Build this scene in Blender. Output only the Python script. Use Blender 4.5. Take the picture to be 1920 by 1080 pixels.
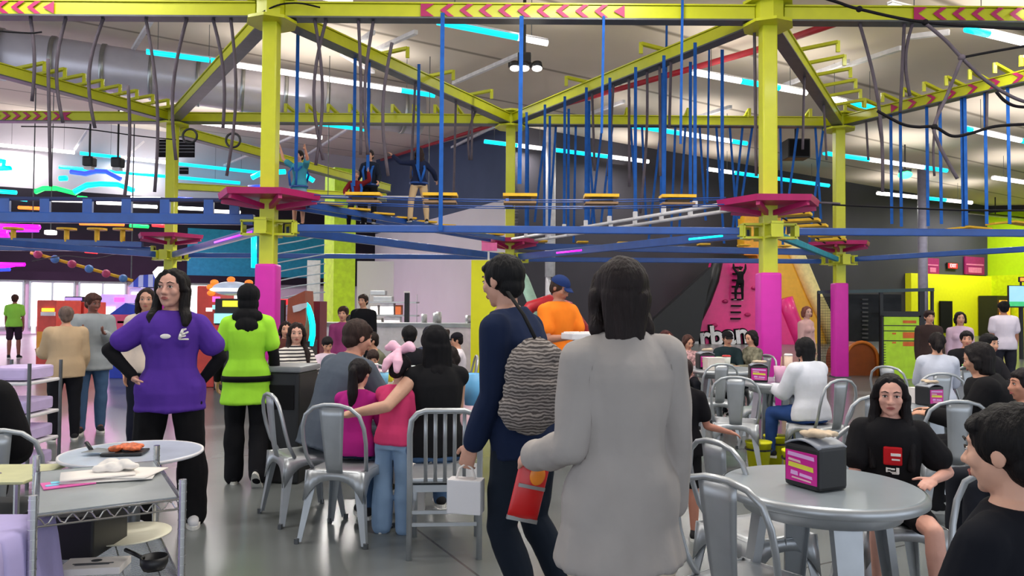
import bpy, bmesh, math, random
from mathutils import Vector, Matrix, noise
V = Vector
R = math.radians
rnd = random.Random(7)
for o in list(bpy.data.objects): bpy.data.objects.remove(o)
SC = bpy.context.scene
C = SC.collection

# ------------------------------------------------------------------ camera
CAM = V((0, 0, 1.45)); F = 1390.0
cd = bpy.data.cameras.new('camera'); co = bpy.data.objects.new('camera', cd); C.objects.link(co)
cd.sensor_width = 36; cd.lens = F / 1920 * 36; cd.clip_end = 300; cd.clip_start = .05
CM = Matrix.Rotation(R(90 + 1.44), 4, 'X') @ Matrix.Rotation(R(0.4), 4, 'Z')
co.matrix_world = Matrix.Translation(CAM) @ CM
SC.camera = co
def ray(x, y): return (CM.to_3x3() @ V(((x - 960) / F, (540 - y) / F, -1)))
def at(x, y, Y):
    d = ray(x, y); return CAM + d * (Y / d.y)
def gz(x, y, z=0):
    d = ray(x, y); return CAM + d * ((z - CAM.z) / d.z)

# ------------------------------------------------------------------ world, exposure
SC.view_settings.view_transform = 'Standard'; SC.view_settings.look = 'None'
SC.view_settings.gamma = 1; SC.view_settings.exposure = 0.0; SC.view_settings.use_curve_mapping = False
w = bpy.data.worlds.new('hall_world'); SC.world = w; w.use_nodes = True
w.node_tree.nodes['Background'].inputs[0].default_value = (.80, .88, 1.0, 1)
w.node_tree.nodes['Background'].inputs[1].default_value = 2.0

# building axes: the hall is turned 28 degrees to the camera
O2 = V((0, 28, 0)); S2 = V((-.469, .883, 0)); T2 = V((.883, .469, 0))
def ceil_z(p):
    q = p - O2; return 8.36 + .093 * (q.x * S2.x + q.y * S2.y) - .03 * (q.x * T2.x + q.y * T2.y)
def on_ceil(x, y, drop=0.85):
    d = ray(x, y); lo, hi = 1.0, 120.0
    for _ in range(50):
        m = (lo + hi) / 2; p = CAM + d * m
        if p.z < ceil_z(p) - drop and (p - O2).dot(S2) < 16.4: lo = m
        else: hi = m
    return CAM + d * lo
def ST(s, t, z=0): return O2 + S2 * s + T2 * t + V((0, 0, z))

def area_light(name, loc, rot, sx, sy, energy, col):
    l = bpy.data.lights.new(name, 'AREA'); l.shape = 'RECTANGLE'; l.size = sx; l.size_y = sy; l.energy = energy; l.color = col
    o = bpy.data.objects.new(name, l); C.objects.link(o); o.location = loc; o.rotation_euler = rot; return o

# the white lengths of the hall's hanging strip lamps (pixel ends of each lamp, white stretch a..b, cyan stretches)
STRIPS = [  # x0,y0,x1,y1, list of (from,to,colour)
 (820, 41, 1026, 81, [(0, .72, 'c'), (.72, 1, 'w')]),
 (275, 97, 412, 115, [(0, .85, 'c'), (.88, 1, 'c')]),
 (436, 121, 815, 179, [(0, .82, 'w'), (.82, 1, 'c')]),
 (225, 211, 604, 258, [(0, 1, 'w')]),
 (505, 220, 686, 243, [(0, 1, 'c')]),
 (908, 265, 1030, 280, [(0, .5, 'c'), (.5, 1, 'w')]),
 (1040, 281, 1216, 303, [(0, .55, 'c'), (.55, 1, 'w')]),
 (1140, 229, 1400, 269, [(0, .12, 'w'), (.12, .5, 'c'), (.5, .88, 'w'), (.88, 1, 'c')]),
 (1300, 136, 1512, 174, [(0, .4, 'w'), (.4, .75, 'c'), (.75, 1, 'w')]),
 (1550, 184, 1645, 204, [(0, .35, 'w'), (.45, 1, 'c')]),
 (1545, 287, 1775, 320, [(0, .35, 'c'), (.35, .8, 'w'), (.8, 1, 'c')]),
 (1645, 362, 1822, 380, [(0, .45, 'w'), (.45, .72, 'c'), (.72, 1, 'w')]),
 (1327, 317, 1554, 348, [(0, .2, 'w'), (.2, 1, 'c')]),
 (1812, 54, 1990, 96, [(0, .22, 'c'), (.22, 1, 'w')]),
 (1668, 11, 1722, 25, [(0, 1, 'w')]),
 (1810, 241, 1990, 280, [(0, .06, 'c'), (.06, .55, 'w'), (.55, .75, 'c'), (.75, 1, 'w')]),
 (1862, 333, 1990, 352, [(0, .5, 'w'), (.5, 1, 'c')]),
 (150, 287, 500, 325, [(0, .2, 'c'), (.2, .5, 'w'), (.5, 1, 'c')]),
 (110, 313, 450, 343, [(0, 1, 'c')]),
 (0, 272, 140, 286, [(0, 1, 'w')]),
 (600, -8, 660, 6, [(0, 1, 'w')]),
]
WHITE = (1, .97, .93)
for (x0, y0, x1, y1, segs) in STRIPS:
    a, b = on_ceil(x0, y0), on_ceil(x1, y1)
    for (u, v, k) in segs:
        if k == 'w':
            p, q = a.lerp(b, u), a.lerp(b, v); L = (q - p).length
            area_light('strip_and_fill_light', (p + q) / 2 - V((0, 0, .075)), (0, 0, math.atan2((q - p).y, (q - p).x)), L, .07, (32 if a.y < 20 else 130) * L, WHITE)
            area_light('strip_and_fill_light', (p + q) / 2 + V((0, 0, .06)), (R(180), 0, -math.atan2((q - p).y, (q - p).x)), L, 3.0, 17 * L, WHITE)  # added uplight, far wider than the lamp, to brighten the ceiling
# lamps over the seating area, above the top of the picture (the same strips go on over the camera)
OVER = [(-3.2, 4.6), (1.6, 3.2), (5.0, 6.0), (-6.5, 8.5), (0.4, 8.2), (8.5, 10.5)]
for (x, y) in OVER:
    p = V((x, y, 0)); z = ceil_z(p) - .85
    area_light('strip_and_fill_light', (x, y, z - .075), (0, 0, R(28)), 3.2, .07, 130, WHITE)
    area_light('strip_and_fill_light', (x, y, z + .06), (R(180), 0, R(-28)), 3.2, 3.0, 60, WHITE)  # added wide fill aimed up at the ceiling
area_light('kitchen_fill_light', (-3.2, 17.6, 4.0), (0, 0, 0), 3.0, .12, 480, WHITE)  # added light to brighten the kitchen
gl = bpy.data.lights.new('green_beam_light', 'SPOT'); gl.energy = 260; gl.color = (.05, 1, .25); gl.spot_size = R(8); gl.spot_blend = .3; gl.shadow_soft_size = .05
go = bpy.data.objects.new('green_beam_light', gl); C.objects.link(go); go.location = (3.0, 9.6, 5.1); gt = gz(1378, 858); go.rotation_euler = (gt - go.location).to_track_quat('-Z', 'Y').to_euler()
area_light('wall_fill_light', ST(-2.6, 27, 6.3), (R(35), 0, R(28)), 5.0, .3, 520, (1, 1, .92))  # this and the next are added to brighten the yellow and lime walls
area_light('wall_fill_light', ST(-9, 28.6, 6.0), (0, R(-40), R(28)), .3, 5.0, 420, (1, 1, .92))
# ------------------------------------------------------------------ helpers
def lin(c): return tuple((v / 12.92 if v <= .04045 else ((v + .055) / 1.055) ** 2.4) for v in (c[0] / 255, c[1] / 255, c[2] / 255))
MATS = {}
def mat(name, rgb, rough=.6, metal=0, emit=0, var=.12, scale=6, bump=0, bscale=40, stretch=None, coat=0, alpha=1):
    if name in MATS: return MATS[name]
    m = bpy.data.materials.new(name); m.use_nodes = True; nt = m.node_tree; b = nt.nodes['Principled BSDF']
    c = lin(rgb)
    b.inputs['Roughness'].default_value = rough; b.inputs['Metallic'].default_value = metal
    b.inputs['Specular IOR Level'].default_value = .5 if rough < .6 else .2
    if coat: b.inputs['Coat Weight'].default_value = coat; b.inputs['Coat Roughness'].default_value = .15
    tc = nt.nodes.new('ShaderNodeTexCoord'); mp = nt.nodes.new('ShaderNodeMapping'); nt.links.new(tc.outputs['Object'], mp.inputs[0])
    if stretch: mp.inputs['Scale'].default_value = stretch
    n = nt.nodes.new('ShaderNodeTexNoise'); n.inputs['Scale'].default_value = scale; n.inputs['Detail'].default_value = 4
    nt.links.new(mp.outputs[0], n.inputs['Vector'])
    r = nt.nodes.new('ShaderNodeValToRGB'); nt.links.new(n.outputs['Fac'], r.inputs[0])
    r.color_ramp.elements[0].position = .3; r.color_ramp.elements[1].position = .7
    r.color_ramp.elements[0].color = tuple(v * (1 - var) for v in c) + (1,)
    r.color_ramp.elements[1].color = tuple(min(1, v * (1 + var)) for v in c) + (1,)
    nt.links.new(r.outputs[0], b.inputs['Base Color'])
    if emit:
        b.inputs['Emission Color'].default_value = c + (1,); b.inputs['Emission Strength'].default_value = emit
    if bump:
        n2 = nt.nodes.new('ShaderNodeTexNoise'); n2.inputs['Scale'].default_value = bscale; n2.inputs['Detail'].default_value = 3
        nt.links.new(mp.outputs[0], n2.inputs['Vector'])
        bp = nt.nodes.new('ShaderNodeBump'); bp.inputs['Strength'].default_value = bump; bp.inputs['Distance'].default_value = .02
        nt.links.new(n2.outputs['Fac'], bp.inputs['Height']); nt.links.new(bp.outputs[0], b.inputs['Normal'])
    if alpha < 1: b.inputs['Alpha'].default_value = alpha
    MATS[name] = m; return m
def stripes(name, c1, c2, scale, axis='Z', rough=.7, duty=.5, noise_=0):
    if name in MATS: return MATS[name]
    m = mat(name, c1, rough); nt = m.node_tree; b = nt.nodes['Principled BSDF']
    tc = nt.nodes.new('ShaderNodeTexCoord'); wv = nt.nodes.new('ShaderNodeTexWave'); wv.wave_type = 'BANDS'; wv.bands_direction = axis
    wv.inputs['Scale'].default_value = scale; wv.inputs['Distortion'].default_value = noise_
    nt.links.new(tc.outputs['Object'], wv.inputs['Vector'])
    r = nt.nodes.new('ShaderNodeValToRGB'); r.color_ramp.interpolation = 'CONSTANT'
    r.color_ramp.elements[0].color = lin(c1) + (1,); r.color_ramp.elements[1].color = lin(c2) + (1,); r.color_ramp.elements[1].position = duty
    nt.links.new(wv.outputs['Fac'], r.inputs[0]); nt.links.new(r.outputs[0], b.inputs['Base Color'])
    return m

def link(name, me, m, parent=None):
    o = bpy.data.objects.new(name, me); C.objects.link(o)
    if m is not None and not me.materials: me.materials.append(m)
    if parent is not None: o.parent = parent
    return o
def tag(o, label=None, cat=None, group=None, kind=None):
    if label: o['label'] = label
    if cat: o['category'] = cat
    if group: o['group'] = group
    if kind: o['kind'] = kind
    return o
def thing(name, label, cat, loc=(0, 0, 0), rz=0, group=None):
    o = bpy.data.objects.new(name, None); C.objects.link(o); o.location = loc; o.rotation_euler = (0, 0, rz)
    o.empty_display_size = .1
    return tag(o, label, cat, group)
def dup(root, loc, rz, label=None, group=None, sc=None):
    r = root.copy(); C.objects.link(r); r.location = loc; r.rotation_euler = (0, 0, rz)
    if sc: r.scale = (sc, sc, sc)
    if label: r['label'] = label
    if group: r['group'] = group
    for ch in list(root.children):
        c = ch.copy(); C.objects.link(c); c.parent = r
        for g in ch.children:
            d = g.copy(); C.objects.link(d); d.parent = c
    return r
def frame(d, up=V((0, 0, 1))):
    d = d.normalized()
    if abs(d.dot(up)) > .98: up = V((0, 1, 0))
    a = d.cross(up).normalized(); b = a.cross(d).normalized(); return a, b
class MB:
    def __init__(s): s.bm = bmesh.new()
    def face(s, pts):
        try: return s.bm.faces.new([s.bm.verts.new(p) for p in pts])
        except Exception: pass
    def box(s, c, size, M=None, bev=0):
        M4 = Matrix.Translation(V(c)) @ ((M.to_4x4() if M is not None else Matrix.Identity(4)) @ Matrix.Diagonal(V((*size, 1))))
        r = bmesh.ops.create_cube(s.bm, size=1, matrix=M4)
        if bev:
            es = list({e for v in r['verts'] for e in v.link_edges})
            bmesh.ops.bevel(s.bm, geom=es, offset=bev, segments=2, affect='EDGES', profile=.6)
        return s
    def beam(s, a, b, wd, ht, bev=0, up=V((0, 0, 1))):
        a, b = V(a), V(b); d = b - a; x, z = frame(d, up)
        M = Matrix((x, d.normalized(), z)).transposed()
        return s.box((a + b) / 2, (wd, d.length, ht), M, bev)
    def cyl(s, a, b, r0, r1=None, n=12, caps=True):
        a, b = V(a), V(b); r1 = r0 if r1 is None else r1; x, z = frame(b - a)
        A = [s.bm.verts.new(a + (x * math.cos(i * math.tau / n) + z * math.sin(i * math.tau / n)) * r0) for i in range(n)]
        B = [s.bm.verts.new(b + (x * math.cos(i * math.tau / n) + z * math.sin(i * math.tau / n)) * r1) for i in range(n)]
        for i in range(n): s.bm.faces.new((A[i], A[(i + 1) % n], B[(i + 1) % n], B[i]))
        if caps: s.bm.faces.new(A[::-1]); s.bm.faces.new(B)
        return s
    def tube(s, pts, r, n=8, caps=True, flat=None):
        pts = [V(p) for p in pts]; rings = []; px = None
        for i, p in enumerate(pts):
            d = (pts[min(i + 1, len(pts) - 1)] - pts[max(i - 1, 0)]).normalized()
            if px is None: x, z = frame(d)
            else:
                x = (px - d * px.dot(d)); x = x.normalized() if x.length > 1e-4 else frame(d)[0]; z = x.cross(d)
            px = x; rr = r[i] if isinstance(r, (list, tuple)) else r
            fl = flat or 1
            rings.append([s.bm.verts.new(p + x * math.cos(k * math.tau / n) * rr + z * math.sin(k * math.tau / n) * rr * fl) for k in range(n)])
        for A, B in zip(rings, rings[1:]):
            for k in range(n): s.bm.faces.new((A[k], A[(k + 1) % n], B[(k + 1) % n], B[k]))
        if caps: s.bm.faces.new(rings[0][::-1]); s.bm.faces.new(rings[-1])
        return s
    def ell(s, c, rad, M=None, n=14):
        M3 = M if M is not None else Matrix.Identity(3)
        if not isinstance(rad, (tuple, list)): rad = (rad,) * 3
        bmesh.ops.create_uvsphere(s.bm, u_segments=n, v_segments=max(6, n * 2 // 3), radius=1,
            matrix=Matrix.Translation(V(c)) @ (M3.to_4x4() @ Matrix.Diagonal(V((*rad, 1)))))
        return s
    def chain(s, pr, n=12):
        for (p, r) in pr: s.ell(p, r, n=n)
        for (p, r), (q, t) in zip(pr, pr[1:]):
            if (V(p) - V(q)).length > 1e-5: s.cyl(p, q, r, t, n=n)
        return s
    def loft(s, st, n=20):
        rings = []
        for (c, a, b) in st: rings.append([s.bm.verts.new(V(c) + a * math.cos(k * math.tau / n) + b * math.sin(k * math.tau / n)) for k in range(n)])
        for A, B in zip(rings, rings[1:]):
            for k in range(n): s.bm.faces.new((A[k], A[(k + 1) % n], B[(k + 1) % n], B[k]))
        s.bm.faces.new(rings[0][::-1]); s.bm.faces.new(rings[-1]); return s
    def prism(s, poly, M, h):   # 2-D polygon in M's xy plane, extruded h along M's z
        A = [s.bm.verts.new(M @ V((x, y, 0))) for x, y in poly]; B = [s.bm.verts.new(M @ V((x, y, h))) for x, y in poly]; n = len(poly)
        for i in range(n): s.bm.faces.new((A[i], A[(i + 1) % n], B[(i + 1) % n], B[i]))
        s.bm.faces.new(A[::-1]); s.bm.faces.new(B); return s
    def lathe(s, prof, c=(0, 0, 0), n=32, a0=0, a1=math.tau):
        c = V(c); full = abs(a1 - a0 - math.tau) < 1e-6; m = n if full else n + 1
        rings = [[s.bm.verts.new(c + V((r * math.cos(a0 + (a1 - a0) * i / n), r * math.sin(a0 + (a1 - a0) * i / n), z))) for i in range(m)] for r, z in prof]
        for A, B in zip(rings, rings[1:]):
            for i in range(n): s.bm.faces.new((A[i], A[(i + 1) % m], B[(i + 1) % m], B[i]))
        return s
    def sheet(s, grid, th=0.004):  # grid of points -> double-sided sheet with thickness
        vs = [[s.bm.verts.new(p) for p in row] for row in grid]; fs = []
        for a, b in zip(vs, vs[1:]):
            for k in range(len(a) - 1): fs.append(s.bm.faces.new((a[k], a[k + 1], b[k + 1], b[k])))
        bmesh.ops.recalc_face_normals(s.bm, faces=fs)
        bmesh.ops.solidify(s.bm, geom=fs, thickness=th); return s
    def build(s, name, m, parent=None, world=False, smooth=False, origin=True):
        bmesh.ops.recalc_face_normals(s.bm, faces=s.bm.faces)
        me = bpy.data.meshes.new(name); s.bm.to_mesh(me); s.bm.free()
        if smooth: me.polygons.foreach_set('use_smooth', [True] * len(me.polygons))
        loc = None
        if parent is not None and world:
            me.transform(Matrix.Translation(-V(parent.location)))
        if parent is None and origin and len(me.vertices):
            xs = [v.co for v in me.vertices]; lo = V([min(v[i] for v in xs) for i in range(3)]); hi = V([max(v[i] for v in xs) for i in range(3)])
            loc = V(((lo.x + hi.x) / 2, (lo.y + hi.y) / 2, lo.z)); me.transform(Matrix.Translation(-loc))
        o = link(name, me, m, parent)
        if loc is not None: o.location = loc
        return o
def struct(name, mb, m, parent=None):
    o = mb.build(name, m, parent, world=parent is not None)
    if parent is None: o['kind'] = 'structure'
    return o
# fused body surfaces: overlapping shapes are melted into one skin
TS = bpy.data.scenes.new('tmp')
def fuse(mb, vox, smooth=4, jitter=None):
    bmesh.ops.recalc_face_normals(mb.bm, faces=mb.bm.faces)
    me = bpy.data.meshes.new('t'); mb.bm.to_mesh(me); mb.bm.free()
    o = bpy.data.objects.new('t', me); TS.collection.objects.link(o)
    r = o.modifiers.new('r', 'REMESH'); r.mode = 'VOXEL'; r.voxel_size = vox
    if smooth:
        q = o.modifiers.new('s', 'SMOOTH'); q.factor = .5; q.iterations = smooth
    TS.view_layers[0].update(); dg = TS.view_layers[0].depsgraph
    out = bpy.data.meshes.new_from_object(o.evaluated_get(dg))
    bpy.data.objects.remove(o); bpy.data.meshes.remove(me)
    if jitter:
        amp, sx, sy, sz = jitter; ns = [v.normal.copy() for v in out.vertices]
        for v, nn in zip(out.vertices, ns):
            c = v.co; k = noise.noise(V((c.x * sx, c.y * sy, c.z * sz))) + .5 * noise.noise(V((c.x * sx * 2.3 + 9, c.y * sy * 2.3, c.z * sz * 2.3)))
            v.co = c + nn * (amp * (k + .6))
    out.polygons.foreach_set('use_smooth', [True] * len(out.polygons)); out.materials.clear(); return out
def text(name, s, size, m, M, parent=None, ext=.004, align='CENTER', world=True, off=0):
    cu = bpy.data.curves.new(name, 'FONT'); cu.body = s; cu.size = size; cu.extrude = ext; cu.offset = off; cu.align_x = align; cu.align_y = 'CENTER'
    o = bpy.data.objects.new('t', cu); TS.collection.objects.link(o); TS.view_layers[0].update()
    me = bpy.data.meshes.new_from_object(o.evaluated_get(TS.view_layers[0].depsgraph)); bpy.data.objects.remove(o)
    me.materials.clear(); me.transform(M)
    if parent is not None and world: me.transform(Matrix.Translation(-V(parent.location)))
    return link(name, me, m, parent)
# ------------------------------------------------------------------ materials
M = lambda k: MATS[k]
mat('lime_steel', (197, 201, 26), .42, var=.05, coat=.2)
mat('magenta_paint', (176, 26, 96), .45, var=.08)
mat('pink_pad', (212, 32, 168), .5, var=.04)
mat('blue_steel', (22, 72, 150), .38, var=.12, coat=.25)
mat('blue_webbing', (35, 90, 170), .8, var=.2)
mat('grey_rope', (92, 84, 92), .9, var=.2)
mat('black_rope', (22, 20, 24), .8)
mat('yellow_plank', (232, 180, 30), .55, var=.12, scale=12)
mat('plank_edge', (60, 50, 38), .7)
mat('white_pipe', (214, 212, 216), .4)
mat('galv_steel', (170, 172, 172), .35, .9, var=.1)
mat('chair_steel', (176, 180, 184), .36, .55, var=.06, scale=10)
mat('dark_steel', (92, 95, 98), .4, .5)
mat('chrome', (205, 205, 205), .2, 1, var=.05)
mat('black_plastic', (24, 24, 26), .45)
mat('black_matte', (16, 15, 18), .8)
mat('white_plastic', (225, 222, 225), .45)
mat('paper', (232, 226, 220), .8, var=.04)
mat('red_pipe', (170, 30, 45), .5)
mat('duct_metal', (205, 200, 210), .35, .3, var=.08, scale=1.5)
mat('yellow_paint', (240, 238, 20), .55, var=.03)
mat('lime_paint', (182, 218, 22), .6, var=.04)
mat('teal_panel', (40, 140, 165), .6)
mat('pink_vinyl', (232, 35, 130), .42, var=.05, coat=.3)
mat('gold_vinyl', (235, 180, 35), .45, var=.06, coat=.2)
mat('brown_vinyl', (150, 70, 25), .5)
mat('led_cyan', (10, 215, 250), .3, emit=1.6, var=0)
mat('led_white', (255, 250, 246), .3, emit=3.5, var=0)
mat('neon_magenta', (235, 20, 215), .3, emit=2.6, var=0)
mat('neon_purple', (150, 40, 255), .3, emit=2.6, var=0)
mat('neon_cyan', (0, 225, 235), .3, emit=2.2, var=0)
mat('neon_green', (20, 240, 90), .3, emit=2.4, var=0)
mat('neon_red', (255, 40, 50), .3, emit=2.0, var=0)
mat('neon_orange', (255, 120, 40), .3, emit=2.0, var=0)
mat('neon_blue', (40, 60, 255), .3, emit=2.4, var=0)
mat('lamp_glow', (255, 250, 240), .3, emit=6, var=0)

# ------------------------------------------------------------------ floor
def floor_mat():
    m = mat('polished_concrete', (104, 108, 108), .3, var=.16, scale=.55, bump=.02, bscale=3)
    nt = m.node_tree; b = nt.nodes['Principled BSDF']; ramp = b.inputs['Base Color'].links[0].from_node
    tc = nt.nodes.new('ShaderNodeTexCoord'); mp = nt.nodes.new('ShaderNodeMapping'); mp.inputs['Rotation'].default_value = (0, 0, R(-28))
    nt.links.new(tc.outputs['Object'], mp.inputs[0])
    br = nt.nodes.new('ShaderNodeTexBrick'); br.offset = 0; br.inputs['Scale'].default_value = 1; br.inputs['Brick Width'].default_value = 4.6
    br.inputs['Row Height'].default_value = 4.6; br.inputs['Mortar Size'].default_value = .008; br.inputs['Mortar Smooth'].default_value = 0
    nt.links.new(mp.outputs[0], br.inputs['Vector'])
    mx = nt.nodes.new('ShaderNodeMix'); mx.data_type = 'RGBA'
    nt.links.new(br.outputs['Fac'], mx.inputs[0]); nt.links.new(ramp.outputs[0], mx.inputs[6]); mx.inputs[7].default_value = (.06, .06, .06, 1)
    nt.links.new(mx.outputs[2], b.inputs['Base Color'])
    n = nt.nodes.new('ShaderNodeTexNoise'); n.inputs['Scale'].default_value = 2.2; r = nt.nodes.new('ShaderNodeMapRange')
    r.inputs[3].default_value = .16; r.inputs[4].default_value = .38; nt.links.new(n.outputs['Fac'], r.inputs[0]); nt.links.new(r.outputs[0], b.inputs['Roughness'])
    return m
mb = MB(); mb.face([ST(-34, -34), ST(-34, 48), ST(18, 48), ST(18, -34)]); f = struct('floor', mb, floor_mat())
# ------------------------------------------------------------------ ceiling
def ceil_mat():
    m = mat('ceiling_liner', (222, 208, 192), .8, var=.05, scale=.35, bump=.25, bscale=.8)
    nt = m.node_tree; b = nt.nodes['Principled BSDF']; ramp = b.inputs['Base Color'].links[0].from_node
    tc = nt.nodes.new('ShaderNodeTexCoord'); mp = nt.nodes.new('ShaderNodeMapping'); mp.inputs['Rotation'].default_value = (0, 0, R(-28))
    nt.links.new(tc.outputs['Object'], mp.inputs[0])
    wv = nt.nodes.new('ShaderNodeTexWave'); wv.inputs['Scale'].default_value = .07; wv.bands_direction = 'Y'; nt.links.new(mp.outputs[0], wv.inputs[0])
    r = nt.nodes.new('ShaderNodeValToRGB'); r.color_ramp.elements[0].position = 0; r.color_ramp.elements[0].color = (.42, .4, .38, 1)
    r.color_ramp.elements[1].position = .006; r.color_ramp.elements[1].color = (1, 1, 1, 1); nt.links.new(wv.outputs[0], r.inputs[0])
    mx = nt.nodes.new('ShaderNodeMix'); mx.data_type = 'RGBA'; mx.blend_type = 'MULTIPLY'; mx.inputs[0].default_value = 1
    nt.links.new(ramp.outputs[0], mx.inputs[6]); nt.links.new(r.outputs[0], mx.inputs[7]); nt.links.new(mx.outputs[2], b.inputs['Base Color'])
    return m
CT = []
for (s, t) in ((-34, -34), (-34, 48), (18, 48), (18, -34)):
    p = ST(s, t); CT.append(V((p.x, p.y, ceil_z(p))))
mb = MB(); mb.face(CT); mb.face([p + V((0, 0, .3)) for p in CT]); struct('ceiling', mb, ceil_mat())
# ------------------------------------------------------------------ walls
def wall(name, s0, t0, s1, t1, z0, z1, m, th=.25, n=1):
    a, b = ST(s0, t0), ST(s1, t1); d = (b - a).normalized(); nn = V((-d.y, d.x, 0)) * th
    mb = MB(); q = []
    for p in (a, b, b + nn, a + nn):
        q.append((p, z0, ceil_z(p) if z1 is None else z1))
    lo = [V((p.x, p.y, l)) for p, l, h in q]; hi = [V((p.x, p.y, h)) for p, l, h in q]
    for i in range(4): mb.face([lo[i], lo[(i + 1) % 4], hi[(i + 1) % 4], hi[i]])
    mb.face(hi); mb.face(lo[::-1])
    bmesh.ops.remove_doubles(mb.bm, verts=mb.bm.verts, dist=1e-5)
    return struct(name, mb, m)
mat('wall_charcoal', (64, 62, 69), .7, var=.1, scale=.5)
mat('wall_upper_shade', (78, 88, 114), .7, var=.1, scale=.5)  # dimmer upper part of the pale left wall, shade put into the colour
mat('wall_white', (226, 218, 222), .7, var=.03, scale=.5)
mat('wall_grey', (196, 190, 198), .75, var=.05, scale=.5)
mat('wall_black', (34, 30, 40), .75, var=.2, scale=.5)
wall('wall_back', 0, 0, 0, 30.9, 0, None, M('wall_charcoal'))
wall('wall_left', 17, 0, 0, 0, 0, 5.6, M('wall_white'), th=.25)
wall('wall_left_upper', 17, 0, 0, 0, 5.6, None, M('wall_upper_shade'), th=.25)
wall('wall_far', 17, -34, 17, 0, 6.9, None, M('wall_grey'))
wall('wall_far_lower', 17, -34, 17, 0, 2.6, 6.9, M('wall_black'))
wall('wall_right', 0, 30.9, -34, 30.9, 0, 7.0, M('lime_paint'))
wall('wall_right_upper', 0, 30.9, -34, 30.9, 7.0, None, M('wall_charcoal'))
# kitchen side teal panel and storefront windows on the far wall
def far_pt(x, z):   # the point of the far wall (s=17) seen at pixel column x
    lo, hi = -34.0, 0.0
    for _ in range(40):
        t = (lo + hi) / 2; p = ST(17, t)
        if p.x / p.y * F + 960 < x: lo = t
        else: hi = t
    return lo
def far_box(x0, x1, z0, z1, th=.1, off=.05):
    t0, t1 = far_pt(x0, 0), far_pt(x1, 0); mb = MB()
    a, b = ST(17 - off, t0, (z0 + z1) / 2), ST(17 - off, t1, (z0 + z1) / 2); return mb.beam(a, b, th, z1 - z0)
struct('trim_teal', far_box(350, 620, 2.75, 5.4), M('teal_panel'))
mat('window_daylight', (255, 250, 246), .4, emit=2.4, var=.05, scale=1.2)
wi = 0
for (x0, x1) in ((-240, -120), (-118, 45), (58, 140), (150, 236), (262, 320), (335, 480)):
    wi += 1; o = far_box(x0, x1, .35, 2.45, .06); w_ = struct('window_%d' % wi, o, M('window_daylight'))
    fr = MB(); t0, t1 = far_pt(x0, 0), far_pt(x1, 0)
    for z in (.32, 2.48): fr.beam(ST(16.9, t0, z), ST(16.9, t1, z), .1, .09)
    for t in (t0, t1, (t0 + t1) / 2): fr.beam(ST(16.9, t, .3), ST(16.9, t, 2.5), .09, .1)
    fo = fr.build('window_frame', M('galv_steel'), w_, world=True)
wall('wall_far_base', 17, -34, 17, 0, 0, 2.6, M('wall_grey'))
# dark menu boards / fascia above the windows
struct('trim_fascia', far_box(-260, 700, 2.55, 2.95, .3, .2), M('wall_black'))
# added pink and lilac area lights standing in for the arcade neon glow
area_light('arcade_glow_light', ST(12, -14, 5.2), (0, 0, R(28)), 8, 1.2, 900, (1, .35, .8))
area_light('arcade_glow_light', ST(6, -20, 5.4), (0, 0, R(28)), 6, 1.0, 500, (.85, .5, 1))
# HVAC duct
a, b = on_ceil(-150, 80, .9), on_ceil(790, 215, .9)
t = thing('air_duct', 'big round pale ventilation duct running under the roof at left', 'duct', a)
mb = MB(); mb.cyl(a, b, .62, n=28); mb.build('duct_pipe', M('duct_metal'), t, True, True)
for i in range(11):
    p = a.lerp(b, (i + .5) / 11); d = (b - a).normalized(); mb = MB(); mb.cyl(p - d * .05, p + d * .05, .65, n=28); mb.build('joint_band', M('galv_steel'), t, True, True)
# ------------------------------------------------------------------ far backdrop: slides, cage, kitchen, arcade
def pxbox(mb, x0, y0, x1, y1, Y, depth, bev=0):
    a, b = at(x0, y1, Y), at(x1, y0, Y); mb.box(((a.x + b.x) / 2, Y + depth / 2, (a.z + b.z) / 2), (abs(b.x - a.x), depth, abs(b.z - a.z)), bev=bev); return mb
def pxpoly(mb, pts, Y, depth):
    P = [at(x, y, Y) for x, y in pts]; A = [mb.bm.verts.new(p) for p in P]; B = [mb.bm.verts.new(p + V((0, depth, 0))) for p in P]; n = len(P)
    for i in range(n): mb.bm.faces.new((A[i], A[(i + 1) % n], B[(i + 1) % n], B[i]))
    mb.bm.faces.new(A); mb.bm.faces.new(B[::-1]); return mb
def T_(name, label, cat, x, y, Y): p = at(x, y, Y); return thing(name, label, cat, (p.x, Y, max(0, p.z)))
def P_(t, name, m, *boxes, Y=20, depth=.2, bev=0, smooth=False):
    mb = MB()
    for b in boxes: pxbox(mb, *b, Y, depth, bev)
    return mb.build(name, M(m) if isinstance(m, str) else m, t, True, smooth)
# pink climbing slide with lettering
Y = 30; t = T_('climbing_wall', 'big magenta inflatable climbing wall with white lettering at its foot', 'climbing wall', 1385, 646, Y)
mb = MB(); pxpoly(mb, [(1345, 488), (1432, 488), (1448, 540), (1480, 620), (1492, 648), (1286, 648), (1298, 625), (1318, 580), (1335, 530)], Y, 1.2); mb.build('slope', M('pink_vinyl'), t, True)
mb = MB(); mb.tube([at(x, y, Y - .05) for x, y in ((1346, 486), (1338, 525), (1322, 568), (1304, 605), (1285, 635))], .22, 10); mb.build('edge_tube', M('black_plastic'), t, True, True)
mb = MB(); mb.tube([at(x, y, Y + .2) for x, y in ((1470, 560), (1480, 590), (1492, 620), (1500, 648))], .35, 10); mb.build('side_tube', M('pink_vinyl'), t, True, True)
mb = MB()
for i in range(9): x = 1384 - i * .5; pxbox(mb, x - 9, 500 + i * 12, x + 9, 503 + i * 12, Y - .12, .14)
mb.build('rungs', M('black_matte'), t, True)
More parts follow.
